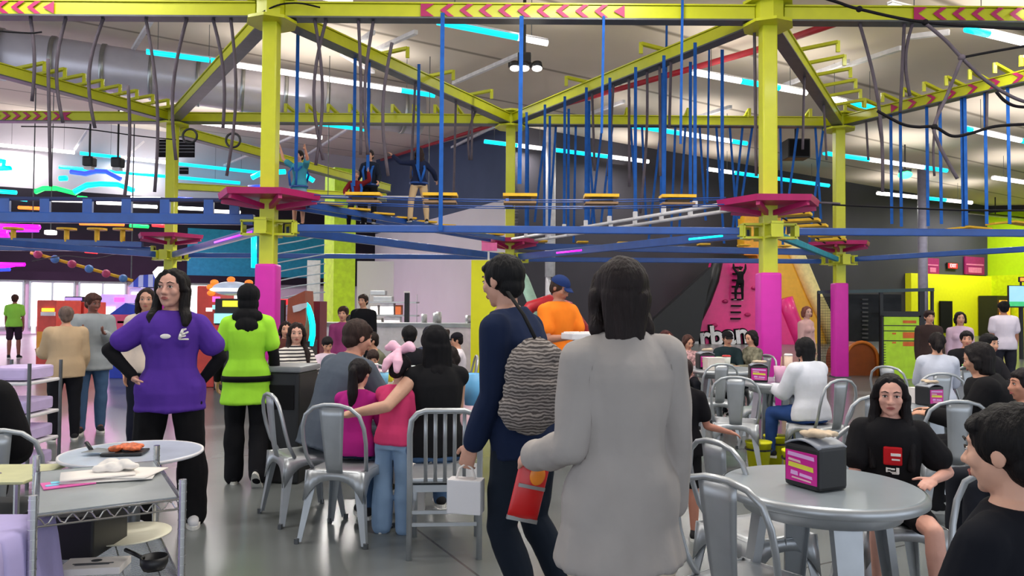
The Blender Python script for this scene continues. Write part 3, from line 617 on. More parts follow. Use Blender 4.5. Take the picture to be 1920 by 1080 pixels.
top_beam('near lime overhead beam running out of the picture at top right', CR, NR, chev=[(.30, .72, 12, 1, 1)])
top_beam('far lime overhead beam between left and middle rear columns', BL, BM, hooks=(.30, .92, 11, .3, (1, .1, -.12)))
top_beam('far lime overhead beam between middle and right rear columns', BM, BR, hooks=(.35, .9, 4, .25, (1, .08, 0)))
top_beam('far lime overhead beam left of the left rear column, with arrows', BLL, BL, chev=[(.46, .68, 8, 1, -1)])
top_beam('lime diagonal overhead beam from near left to middle rear column', CL, BM, hooks=(.35, .75, 3, .45, (1, .05, .1)))
top_beam('lime diagonal overhead beam from near right to middle rear column', CR, BM, hooks=(.3, .6, 2, .4, (-1, .05, .1)))
top_beam('bare underside diagonal beam from near left to left rear column', CL, BL)
top_beam('lime diagonal overhead beam from near right to right rear column', CR, BR, hooks=(.3, .85, 6, .6, (1, .06, .1)))
top_beam('lime diagonal beam with pegs coming from upper left edge', NL, BL, hooks=(.5, .95, 9, .55, (1, .05, .1)))
top_beam('lime diagonal beam with pegs and arrows at upper right edge', NR, BR, chev=[(.40, .8, 8, 1, 1)], hooks=(.42, .92, 9, .5, (-1, .08, .0)))
# the third row of the course, far behind
R3L = V((CL.x - .2, 21.6, 0)); R3LL = V((CL.x - 7, 21.6, 0))
top_beam('distant lime beam sloping behind the left rear column', BL, R3L, z0=ZT - .25, z1=ZT - .6)
top_beam('distant pale lime beam in front of the arcade wall', R3LL, R3L, z0=4.9, z1=4.6)

def platform(label, p, z, r, rot=0):
    t = thing('platform', label, 'platform', V((p.x, p.y, z - .08)))
    mb = MB(); mb.cyl((0, 0, .0), (0, 0, .08), r - .02, r, n=6); o = mb.build('deck', M('magenta_paint'), t)
    mb = MB()
    for i in range(6):
        a = i * math.tau / 6; mb.beam(V((math.cos(a) * .1, math.sin(a) * .1, -.1)), V((math.cos(a) * (r - .06), math.sin(a) * (r - .06), -.02)), .05, .07)
    mb.build('support_ribs', M('magenta_paint'), t); t.rotation_euler.z = rot
    return t
platform('magenta hexagonal platform round the near left column', CL, ZP + .02, .70)
platform('magenta hexagonal platform round the near right column', CR, ZP - .02, .70)
platform('magenta hexagonal platform round the left rear column', BL, ZP, .70)
platform('magenta hexagonal platform round the middle rear column', BM, ZP - .05, .62)
platform('magenta hexagonal platform round the right rear column', BR, ZP - .06, .66)

def blue_beam(label, a, b, z=ZB, h=.1, wd=.08, inset=.34, z1=None, m='blue_steel'):
    A = V((a.x, a.y, z)); B = V((b.x, b.y, z if z1 is None else z1)); d = (B - A).normalized(); A += d * inset; B -= d * inset
    t = thing('brace_beam', label, 'beam', A)
    mb = MB(); mb.beam(A, B, wd, h, bev=.012); mb.build('tube', M(m), t, True)
    for p, s in ((A, 1), (B, -1)):
        mb = MB(); mb.beam(p, p + d * s * .06, wd + .05, h + .05, bev=.008); mb.build('end_plate', M('lime_steel' if inset > .3 else m), t, True)
    return t
blue_beam('long blue beam straight between the two near columns', CL, CR)
blue_beam('blue beam going off right from the near right column', CR, NR)
blue_beam('blue brace slanting from near left to middle rear column', CL, BM, z=ZB, h=.13)
blue_beam('blue brace with purple light slanting from near right column to middle', CR, BM, h=.13)
blue_beam('short blue brace from near right to right rear column', CR, BR, m='teal_panel')
blue_beam('blue brace lit purple from near left to left rear column', CL, BL, h=.12)
blue_beam('far blue beam behind, left rear to middle column', BL, BM, z=2.5)
blue_beam('far blue beam behind, middle to right rear column', BM, BR, z=2.46)
blue_beam('blue brace from right rear column to the right edge', BR, NR)
blue_beam('blue brace from the left edge to left rear column', NL, BL, h=.12)
blue_beam('second blue beam from left edge below the first', BLL, BL, z=2.62)
# magenta light tubes on two of the braces
def tube_on(a, b, u, v, z, m, label):
    A, B = a.lerp(b, u), a.lerp(b, v); A.z = B.z = z; mb = MB(); d = V((0, -.055, 0)); mb.cyl(A + d, B + d, .02, n=8)
    tag(mb.build('light_tube', M(m), None, smooth=True), label, 'light')
tube_on(CR, BM, .62, .74, ZB, 'neon_magenta', 'short magenta glow tube on the middle slanting blue brace')
tube_on(CR, BM, .12, .22, ZB, 'neon_cyan', 'short cyan glow tube on slanting blue brace near right column')
tube_on(CL, BL, .10, .42, ZB, 'neon_purple', 'purple glow tube on brace left of near left column')

# stepping-plank bridge between the near columns
CP = [683, 826, 975, 1127, 1270]
lab = ['first', 'second', 'third', 'fourth', 'fifth']
for i, x in enumerate(CP):
    p = at(x, 364, 10.0); t = thing('stepping_plank', 'yellow stepping plank on blue cables, %s from the left' % lab[i], 'plank', V((p.x, 10.0, 2.9)), 0, 'stepping planks of the cable bridge')
    sk = (x - 960) / 1390
    mb = MB(); mb.prism([(-.23, -.12), (.23, -.12), (.23, .12), (-.23, .12)], Matrix.Translation((0, 0, .03)), .04); mb.build('tread', M('yellow_plank'), t)
    mb = MB(); mb.box((0, 0, -.005), (.30, .20, .05), bev=.006); mb.build('clamp', M('plank_edge'), t)
    mb = MB(); mb.box((0, 0, -.05), (.44, .22, .03), bev=.004); mb.build('under_board', mat('plank_under', (150, 120, 90), .7), t)
for k, (dy, z) in enumerate(((-.1, 2.93), (.1, 2.93), (-.1, 2.84), (.1, 2.84))):
    a, b = V((CL.x + .6, 10 + dy, z)), V((CR.x - .6, 10 + dy, z)); pts = [a.lerp(b, i / 24) - up * (.05 * math.sin(math.pi * i / 24)) for i in range(25)]
    mb = MB(); mb.tube(pts, .008, 6)
    tag(mb.build('bridge_cable', M('blue_steel')), 'thin blue cable threading the row of yellow stepping planks', 'cable', 'cables of the plank bridge')
# twin blue girder bridge with yellow foot plates, near left to middle
def bridge_pts(a, b, za, zb, off, i0=.55, i1=.55):
    d = (b - a).normalized(); n = V((-d.y, d.x, 0)); A = a + d * i0 + n * off; B = b - d * i1 + n * off; A.z = za; B.z = zb; return A, B, d, n
t = thing('walking_bridge', 'twin blue girders with yellow foot plates where three climbers walk', 'bridge', V((CL.x + 1, 11, 2.8)))
for off in (-.17, .17):
    A, B, d, n = bridge_pts(CL, BM, 2.86, 2.84, off); mb = MB(); mb.beam(A, B, .06, .09, bev=.01); mb.build('girder', M('blue_steel'), t, True)
    for i in range(9):
        p = A.lerp(B, (i + (.3 if off > 0 else .8)) / 9.4); mb = MB(); mb.box(p + up * .065, (.34, .16, .03), Matrix.Rotation(math.atan2(d.y, d.x) - .6, 3, 'Z'), .006)
        mb.build('foot_plate', M('yellow_plank'), t, True)
# white pipe bridge with rungs from near right to middle
t = thing('pipe_bridge', 'bridge of two white pipes with white clamps hung on blue straps', 'bridge', V((CR.x - 1, 11, 2.8)))
WB = []
for off in (-.28, .28):
    A, B, d, n = bridge_pts(CR, BM, 2.9, 2.84, off); mb = MB(); mb.cyl(A, B, .028, n=10); mb.build('pipe', M('white_pipe'), t, True, True)
    for i in range(8):
        p = A.lerp(B, (i + .8) / 8.6); WB.append(p); mb = MB(); mb.box(p + up * .05, (.07, .07, .13), bev=.012); mb.build('clamp', M('white_pipe'), t, True)
# blue truss bridge at left with posts, and second one behind
t = thing('truss_bridge', 'blue truss bridge with upright posts at left of the near column', 'bridge', V((NL.x, 10, 2.6)))
A, B = V((NL.x + .5, 10, 2.62)), V((CL.x - .2, 10, 2.6)); mb = MB(); mb.beam(A, B, .1, .14, bev=.012); mb.build('lower_chord', M('blue_steel'), t, True)
A2, B2 = V((NL.x + .5, 10.05, 2.87)), V((CL.x - .5, 10.05, 2.87)); mb = MB(); mb.beam(A2, B2, .07, .05, bev=.008); mb.build('upper_chord', mat('navy_steel', (20, 36, 84), .5), t, True)
for i, x in enumerate((10, 85, 165, 238, 310, 392, 440)):
    p = at(x, 390, 10.03); mb = MB(); mb.box((p.x, 10.03, 2.75), (.13, .05, .24), bev=.005); mb.build('upright', M('blue_steel'), t, True)
t = thing('step_bridge', 'far blue beam bridge carrying yellow post steps at left', 'bridge', V((BLL.x, 15.8, 2.6)))
A, B = V((BLL.x, 15.6, 2.85)), V((BL.x - .5, 15.6, 2.70)); mb = MB(); mb.beam(A, B, .09, .12, bev=.01); mb.build('girder', M('blue_steel'), t, True)
for x in (25, 125, 182, 230):
    p = at(x, 440, 15.6); mb = MB(); mb.cyl((p.x, 15.6, 2.75), (p.x, 15.6, 3.0), .05, n=10); mb.cyl((p.x, 15.6, 3.0), (p.x, 15.6, 3.04), .19, n=14); mb.build('post_step', M('yellow_plank'), t, True)
# yellow foot plates beyond the middle column (the bridge behind)
t = thing('plate_bridge', 'low blue girder with small yellow plates between rear columns', 'bridge', V((BM.x, 16.2, 2.55)))
A, B = V((BM.x + .3, 16.1, 2.76)), V((BR.x - .4, 16.1, 2.68)); mb = MB(); mb.beam(A, B, .1, .14, bev=.01); mb.build('girder', M('blue_steel'), t, True)
for i in range(7):
    p = A.lerp(B, (i + .45) / 7.2); mb = MB(); mb.box(p + up * .12, (.24, .26, .035), bev=.01); mb.build('plate', M('yellow_plank'), t, True)
t = thing('ramp_bridge', 'yellow plank bridge climbing away behind the near right column', 'bridge', V((CR.x + .8, 12, 2.7)))
A, B, d, n = bridge_pts(CR, BR, 2.92, 2.82, 0); mb = MB()
for off in (-.2, .2): mb.cyl(A + n * off, B + n * off, .015, n=6)
mb.build('cables', M('black_rope'), t, True)
for i in range(7):
    p = A.lerp(B, (i + .4) / 7.2); mb = MB(); mb.box(p, (.55, .30, .045), Matrix.Rotation(math.atan2(d.y, d.x) + R(90), 3, 'Z'), .008); mb.build('plank', M('yellow_plank'), t, True)
for (x0, y0, x1, y1, Y, l) in ((1768, 431, 1852, 430, 15.2, 'bent yellow board bridging in front of the charcoal wall corner'), (1856, 420, 1935, 422, 15.2, 'bent yellow board at the right edge before the lime wall')):
    a, b = at(x0, y0, Y), at(x1, y1, Y); m_ = (a + b) / 2 + up * .05; mb = MB(); mb.beam(a, m_, .3, .035); mb.beam(m_, b, .3, .035)
    tag(mb.build('bent_board', M('yellow_plank')), l, 'plank')

# ------------------------------------------------------------------ ropes and straps
def strap(a, b, m, label, group, wd=.05, th=.006, sag=0, name='hanging_strap', rope=False, bow=0):
    a, b = V(a), V(b); mb = MB(); N = 10
    pts = []
    for i in range(N + 1):
        u = i / N; p = a.lerp(b, u); p.z -= sag * 4 * u * (1 - u); p.x += bow * math.sin(u * math.pi); pts.append(p)
    if rope: mb.tube(pts, wd / 2, 8)
    else: mb.sheet([[p + V((-wd / 2, 0, 0)), p + V((wd / 2, 0, 0))] for p in pts], th)
    return tag(mb.build(name, M(m), smooth=rope), label, 'strap' if not rope else 'rope', group)
g = 'blue straps carrying the white pipe bridge'
for i, p in enumerate(WB):
    strap((p.x, p.y, ZT - .1), p + up * .1, 'blue_webbing', 'blue webbing strap carrying the white pipe bridge', g, wd=.05)
g = 'blue straps before the charcoal wall'
rr = random.Random(3)
for i in range(22):
    u = .06 + .9 * i / 21 + rr.uniform(-.015, .015); p = BM.lerp(BR, u); dx = rr.uniform(-.25, .25)
    strap((p.x, p.y + rr.uniform(-.09, .09), ZT - .09), (p.x + dx, p.y + .3, rr.uniform(2.75, 3.4)), 'blue_webbing', 'blue webbing strap hanging before the charcoal wall between rear columns', g, wd=.05)
def on_line(x, A, B):
    lo, hi = 0.0, 1.0; fa = A.x / A.y; fb = B.x / B.y; k = (x - 960) / F; s_ = 1 if fb > fa else -1
    for _ in range(40):
        m_ = (lo + hi) / 2; p = A.lerp(B, m_)
        if (p.x / p.y - k) * s_ < 0: lo = m_
        else: hi = m_
    return A.lerp(B, lo)
g = 'blue straps at far right'
for i, (x, yb) in enumerate(((1672, 420), (1690, 425), (1740, 424), (1765, 420), (1806, 425), (1812, 422), (1850, 420), (1893, 420))):
    a = on_line(x, BR, NR); a.z = ZT + .05; b = at(x, yb, a.y); b.y = a.y
    strap(a, b, 'blue_webbing', 'blue webbing strap hanging right of the right rear column', g, wd=.06)
for (x, y0, y1, bw, Y) in ((830, 24, 432, .02, 10), (978, 30, 345, -.02, 10), (1132, 30, 250, 0, 10), (1280, -40, 270, .02, 10), (1250, 40, 380, .0, 12), (1330, 60, 380, 0, 13)):
    strap(at(x, y0, Y - .12), at(x - 4, y1, Y - .12), 'blue_webbing', 'single blue strap hanging from the long near beam', 'straps on the near beam', wd=.055 if x < 1000 else .035)
g = 'grey ropes hanging at left'
for i, (x, y0, x1, y1, bw) in enumerate(((55, 20, 60, 190, .05), (127, 22, 118, 230, -.12), (198, 24, 178, 240, -.15), (272, 26, 290, 360, .1), (352, 28, 330, 300, -.12), (398, 30, 418, 240, .08), (432, 30, 425, 330, .1), (90, 110, 95, 350, 0), (240, 160, 232, 380, .05), (590, 36, 592, 310, .1), (612, 36, 606, 300, -.15), (672, 36, 676, 290, .02), (700, 40, 690, 290, -.08), (735, 80, 728, 330, -.1))):
    strap(at(x, y0, 10), at(x1, y1, 10.2), 'grey_rope', 'slack dark grey rope hanging from lime beams on the left side', g, wd=.045, bow=bw, rope=True, name='hanging_rope')
g = 'grey ropes over the middle and right'
for i, (x, y0, x1, y1, bw) in enumerate(((775, 160, 770, 335, 0), (852, 185, 850, 380, 0), (883, 160, 884, 300, 0), (895, 195, 880, 300, -.1), (1108, 150, 1115, 320, 0), (1150, 60, 1140, 330, 0), (1178, 130, 1180, 350, 0), (1212, 90, 1200, 400, .05), (1236, 90, 1238, 330, 0), (1258, 50, 1255, 240, 0), (1415, 70, 1418, 330, 0), (1510, 90, 1505, 280, 0), (1545, 95, 1550, 300, 0), (1608, 20, 1655, 360, .12), (1722, 45, 1706, 180, -.1), (1700, 180, 1688, 210, 0), (1625, 190, 1628, 300, 0), (1645, 230, 1655, 330, .04), (1770, 180, 1752, 330, -.08), (1855, 175, 1850, 240, 0))):
    ln = (CL, BM) if x < 950 else ((BM, CR) if x < 1430 else ((CR, BR) if x < 1570 else ((CR, NR) if x in (1608, 1722, 1700) else (BR, NR))))
    a = on_line(x, *ln); a.z = ZT + .05; b = at(x1, y1, a.y)
    strap(a, b, 'grey_rope', 'slack grey rope hanging from the lime beams over middle and right', g, wd=.045, bow=bw, rope=True, name='hanging_rope')
def cable_px(pts, Y, r, m, label, cat='cable', knots=(), name='cable'):
    P = [at(x, y, Y) for x, y in pts]; Q = []
    for i in range(len(P) - 1):
        p0, p1, p2, p3 = P[max(i - 1, 0)], P[i], P[i + 1], P[min(i + 2, len(P) - 1)]
        for k in range(6):
            u = k / 6; Q.append(.5 * ((2 * p1) + (p2 - p0) * u + (2 * p0 - 5 * p1 + 4 * p2 - p3) * u * u + (3 * p1 - p0 - 3 * p2 + p3) * u ** 3))
    Q.append(P[-1]); mb = MB(); mb.tube(Q, r, 8)
    for k in knots: mb.ell(P[k], r * 2)
    return tag(mb.build(name, M(m), smooth=True), label, cat)
cable_px([(1530, -8), (1570, 4), (1611, 17), (1735, 42), (1920, 54), (1980, 50)], 8.5, .018, 'black_rope', 'black net rope crossing the top right corner', knots=(2, 3), name='net_rope')
cable_px([(1735, 44), (1772, 75), (1803, 108), (1850, 152), (1905, 185), (1960, 200)], 8.5, .02, 'grey_rope', 'grey net rope slanting down to the right', knots=(2,), name='net_rope')
cable_px([(1803, 108), (1860, 97), (1930, 85)], 8.5, .015, 'black_rope', 'black net rope running to the right edge', name='net_rope')
cable_px([(1803, 110), (1775, 180), (1752, 235), (1758, 265), (1775, 300), (1795, 335)], 8.5, .02, 'grey_rope', 'grey net rope hanging down from the knot', name='net_rope')
cable_px([(1645, 208), (1690, 232), (1720, 238), (1752, 238), (1785, 255), (1820, 250), (1860, 238), (1900, 234), (1960, 232)], 8.5, .018, 'black_rope', 'black net rope sagging in front of the right ceiling lamps', knots=(3,), name='net_rope')
cable_px([(1868, 172), (1885, 190), (1910, 200), (1960, 200)], 8.5, .018, 'black_rope', 'short black net rope under the lime arrow beam', name='net_rope')
cable_px([(1560, 384), (1700, 390), (1800, 394), (1930, 395)], 10, .012, 'black_rope', 'black safety cable running right from the near platform')
cable_px([(1535, 380), (1560, 381), (1575, 382)], 10, .015, 'grey_rope', 'short grey tail cable on the right platform edge')
cable_px([(0, 58), (20, 60), (58, 62), (78, 60)], 9.8, .012, 'black_rope', 'thin black cord under the top left beam')
cable_px([(480, 30), (520, 10), (560, 6), (600, 14)], 9.8, .012, 'black_rope', 'thin black cord round the near left column head')
cable_px([(40, 237), (140, 240), (260, 255), (330, 262)], 15, .012, 'black_rope', 'thin black cable across the pale wall at left')
cable_px([(60, 490), (120, 480), (180, 484), (240, 470)], 15, .012, 'grey_rope', 'thin cable sagging beneath the far left bridge')
# two black rings hanging near the left column
for x, y, l in ((356, 255, 'black ring hanging beside the left rear column, nearer to it'), (437, 263, 'black ring hanging between the two left columns')):
    c = at(x, y, 12.5); pts = [c + V((math.cos(a) * .12, 0, math.sin(a) * .12)) for a in [i * math.tau / 24 for i in range(25)]]; mb = MB(); mb.tube(pts, .02, 8, caps=False)
    tag(mb.build('hanging_ring', M('black_plastic'), smooth=True), l, 'ring')

# ------------------------------------------------------------------ lamps under the roof
for i, (x0, y0, x1, y1, segs) in enumerate(STRIPS):
    a, b = on_ceil(x0, y0), on_ceil(x1, y1)
    lbl = ['cyan and white strip lamp under the long near beam', 'cyan strip lamp left of the near left column', 'long white strip lamp with cyan end crossing behind near left column',
           'long white strip lamp left of near left column, above the rings', 'short cyan strip lamp right of near left column', 'strip lamp behind middle rear column',
           'cyan and white strip lamp right of the white pole', 'cyan and white strip lamp above the blue straps', 'white and cyan strip lamp crossing behind near right column',
           'short strip lamp above the right rear column', 'strip lamp right of the right rear column, above the green light', 'lowest white and cyan strip lamp before the charcoal wall',
           'mostly cyan strip lamp crossing behind near right column, low', 'bright strip lamp at the top right corner', 'short white strip lamp at the top edge right', 'strip lamp at right edge below the arrow beam',
           'small strip lamp at right edge near the lime wall', 'thin blue white strip lamp by the wall louvre', 'faint blue strip lamp above the neon squiggle', 'white strip lamp at the left edge on the pale wall', 'white strip lamp tip at the top edge left'][i]
    t = thing('strip_lamp', lbl, 'lamp', a)
    mb = MB(); mb.beam(a + up * .05, b + up * .05, .09, .05); mb.build('housing', M('white_plastic'), t, True)
    for (u, v, k) in segs:
        mb = MB(); mb.cyl(a.lerp(b, u), a.lerp(b, v), .045 + .0012 * a.y, n=8); mb.build('tube', M('led_cyan' if k == 'c' else 'led_white'), t, True, True)
    for e in (.15, .85):
        p = a.lerp(b, e); mb = MB(); mb.cyl(p + up * .06, (p.x, p.y, ceil_z(p)), .008, n=6); mb.build('hanging_wire', M('dark_steel'), t, True)
for (x, y) in OVER:
    p = V((x, y, 0)); z = ceil_z(p) - .85; d = V((math.cos(R(28)), math.sin(R(28)), 0)) * 1.6; a, b = V((x, y, z)) - d, V((x, y, z)) + d
    t = thing('strip_lamp', 'white strip lamp above the seating area, over the picture', 'lamp', a, 0, 'strip lamps above the picture')
    mb = MB(); mb.beam(a, b, .09, .05); mb.build('housing', M('white_plastic'), t, True)
# sprinkler pipes and struts under the ceiling
PIPES = [((1640, 18), (1415, 95), 'red'), ((1415, 95), (930, 232), 'red'), ((930, 232), (715, 300), 'red')]
for i, (a, b, k) in enumerate(PIPES):
    A, B = on_ceil(*a, .25), on_ceil(*b, .25)
    t = MB(); t.cyl(A, B, .07, n=10); tag(t.build('sprinkler_pipe', M('red_pipe'), smooth=True), ['red sprinkler pipe length at top right', 'red sprinkler pipe length over the middle of the hall', 'red sprinkler pipe length over the dark upper left wall'][i], 'pipe')
STR = [((290, 28), (240, 108)), ((178, 222), (140, 280)), ((270, 265), (235, 295)), ((600, 235), (420, 310)), ((850, 156), (975, 102)), ((640, 100), (700, 135)), ((700, 60), (640, 100)), ((1370, 200), (1290, 225)),
       ((1580, 125), (1690, 90)), ((1470, 160), (1590, 115)), ((780, 60), (690, 100)), ((1100, 215), (1170, 190)), ((655, 240), (560, 300)), ((930, 235), (800, 300)), ((1700, 70), (1780, 60)), ((395, 150), (440, 95))]
for i, (a, b) in enumerate(STR):
    A, B = on_ceil(*a, .3), on_ceil(*b, .3); mb = MB(); mb.beam(A, B, .09, .09)
    tag(mb.build('roof_strut', M('white_plastic')), 'thin white roof strut running under the ceiling', 'strut', 'white struts under the roof')
# cluster of three spotlights hanging in the middle
p = at(983, 122, 11); t = thing('spotlight_cluster', 'black cluster of three lit spotlights hanging in the middle', 'spotlight', p)
mb = MB(); mb.box((0, 0, .1), (.2, .12, .16), bev=.02); mb.beam((-.24, 0, .0), (.24, 0, .0), .06, .06); mb.build('housing', M('black_plastic'), t)
mb = MB(); mb.cyl((0, 0, .15), (0, 0, ceil_z(p) - p.z), .025, n=8); mb.build('stem', M('black_plastic'), t)
for x in (-.14, .0, .19):
    mb = MB(); mb.cyl((x, -.05, .02), (x, -.06, -.05), .07, .08, n=14); q = mb.build('lamp_head', M('black_plastic'), t, smooth=True)
    mb = MB(); mb.ell((x, -.06, -.07), (.075, .075, .04)); mb.build('lens', M('lamp_glow'), q, smooth=True)
for x, y, l in ((168, 303, 'small black spotlight on the pale wall at left'), (221, 305, 'small black spotlight right of the other on the pale wall')):
    p = at(x, y, 22); t = thing('wall_spotlight', l, 'spotlight', p)
    mb = MB(); mb.box((0, 0, 0), (.3, .3, .3), bev=.05); mb.build('housing', M('black_plastic'), t); mb = MB(); mb.box((0, -.02, -.2), (.22, .2, .08)); mb.build('lens', M('white_plastic'), t)
    mb = MB(); mb.cyl((0, 0, .1), (0, 0, ceil_z(p) - p.z), .03, n=6); mb.build('stem', M('black_plastic'), t)
p = at(1697, 328, 26); t = thing('green_light', 'bright green dome light hanging before the charcoal wall', 'light', p)
mb = MB(); mb.ell((0, 0, 0), (.24, .24, .14)); mb.build('dome', mat('green_glow', (60, 255, 120), .3, emit=5, var=0), t, smooth=True)
mb = MB(); mb.cyl((0, 0, .1), (0, 0, ceil_z(p) - p.z), .03, n=6); mb.box((0, 0, .14), (.3, .3, .1)); mb.build('stem', M('black_plastic'), t)
p = at(1492, 281, 24); t = thing('speaker', 'big black box loudspeaker hung under the roof', 'speaker', p)
mb = MB(); mb.box((0, 0, 0), (.72, .6, .62), bev=.03); mb.build('cabinet', M('black_plastic'), t); mb = MB(); mb.box((0, -.31, 0), (.62, .02, .52)); mb.build('grille', M('black_matte'), t)
mb = MB(); mb.cyl((0, 0, .3), (0, 0, ceil_z(p) - p.z - .1), .04, n=8); mb.build('stem', M('black_plastic'), t)
# white roof post (hollow box) at the wall corner and a grey one at right
p = flat(1032, 400, 27.2); mb = MB(); mb.cyl((p.x, p.y, 2.55), (p.x, p.y, ceil_z(p)), .19, n=20); mb.cyl((p.x - .07, p.y, .0), (p.x - .07, p.y, 2.6), .1, n=16)
tag(mb.build('roof_downpipe', M('white_pipe'), smooth=True), 'white downpipe standing at the charcoal wall corner', 'pipe')
p = flat(1730, 450, 30); mb = MB(); mb.cyl((p.x, p.y, 0), (p.x, p.y, ceil_z(p)), .18, n=20); tag(mb.build('roof_post', mat('post_grey', (150, 145, 165), .5), smooth=True), 'tall grey roof post in front of the yellow room', 'post')
# ------------------------------------------------------------------ people
def skinmat(rgb): return mat('skin_%d_%d_%d' % rgb, rgb, .55, var=.05, scale=20)
def cloth(rgb, k=''): return mat('cloth_%d_%d_%d%s' % (*rgb, k), rgb, .88, var=.05, scale=7, bump=.25, bscale=9)
def hairm(rgb): return mat('hair_%d_%d_%d' % rgb, rgb, .62, var=.35, scale=30, bump=.5, bscale=90, stretch=(1, 1, .12))
SK_A = (206, 152, 124); SK_B = (178, 122, 96); SK_C = (224, 178, 152); SK_D = (110, 72, 58)
BLK = (20, 19, 22); DARKH = (22, 18, 18)
def rotz(v, a): return Matrix.Rotation(a, 3, 'Z') @ v
def unit(v): return V(v).normalized()

def hand(mb, w, d, t, s, curl=.5, side=1, spread=.0):
    """palm and five fingers: w wrist, d pointing direction, t thumb side, palm normal from side"""
    d = d.normalized(); t = (t - d * t.dot(d)).normalized(); pn = (t.cross(d) if side > 0 else d.cross(t)).normalized()
    Mx = Matrix((t, pn, d)).transposed()
    mb.ell(w + d * .045 * s, (.040 * s, .016 * s, .055 * s), Mx, 12)
    mb.cyl(w - d * .02 * s, w + d * .03 * s, .025 * s, .026 * s)
    for i, (o, L, r) in enumerate(((.030, .068, .0088), (.010, .078, .0090), (-.011, .072, .0086), (-.031, .056, .0078))):
        b = w + d * (.082 - abs(i - 1.2) * .004) * s + t * o * s; a = curl * (.35 + .06 * i); pr = [(b - d * .03 * s, r * s * 1.15)]
        dd = d + t * (o * spread * 6)
        for k, f in enumerate((.45, .32, .26)):
            dd = (dd * math.cos(a) + pn * math.sin(a)).normalized(); pnn = pn
            b = b + dd * L * f * s; pr.append((b.copy(), r * s * (1 - .09 * k))); a = curl * .75
        mb.chain(pr, 8)
    b = w + d * .02 * s + t * .026 * s; pr = [(b, .013 * s)]; dd = (t * .8 + d * .75 + pn * .35 * curl).normalized()
    for f, r in ((.038, .0115), (.032, .0105), (.026, .009)):
        b = b + dd * f * s; pr.append((b.copy(), r * s)); dd = (dd * .8 + d * .35 + pn * .25 * curl).normalized()
    mb.chain(pr, 8)
    return w + d * .08 * s, pn

def torso(up, fwd, P, s, fem, g, infl, z0, z1, flare=0, belly=0):
    """rings of the trunk between two heights (in units of a 1.7 m body) above the hip line"""
    prof = [(-.34, .19, .15), (-.2, .185, .14), (-.08, .165, .115), (0, .172, .118), (.07, .162, .112), (.16, .140, .100), (.24, .138, .100), (.32, .152, .108), (.40, .168, .112), (.45, .165, .104), (.485, .148, .094), (.515, .112, .080), (.54, .076, .066), (.565, .060, .058)]
    if fem: prof = [(z, w * (.97 if z < .1 else (.90 if z < .3 else .92)), d * (.97)) for z, w, d in prof]
    up = up.normalized(); right = fwd.cross(up).normalized(); fw = up.cross(right).normalized(); st = []
    zs = sorted(set([z for z, _, _ in prof if z0 < z < z1] + [z0, z1]))
    for z in zs:
        for (a, b) in zip(prof, prof[1:]):
            if a[0] <= z <= b[0]:
                u = (z - a[0]) / (b[0] - a[0]); w = a[1] + (b[1] - a[1]) * u; d = a[2] + (b[2] - a[2]) * u; break
        else: w, d = prof[0][1:] if z < prof[0][0] else prof[-1][1:]
        k = max(0, (.15 - z)) * flare + (max(0, min(1, (.16 - z) / .1)) * .012 if infl > .013 * s else 0)
        w = (w * g + k) * s + infl; d = (d * g + k * .7 + (belly if -.02 < z < .3 else 0)) * s + infl
        bend = -.02 * s * math.sin(max(0, min(1, z / .5)) * math.pi) if not belly else 0
        st.append((P + up * z * s + fw * (.0 + bend + (belly * .5 * s if -.02 < z < .3 else 0)), right * w, fw * d))
    return st, right, fw

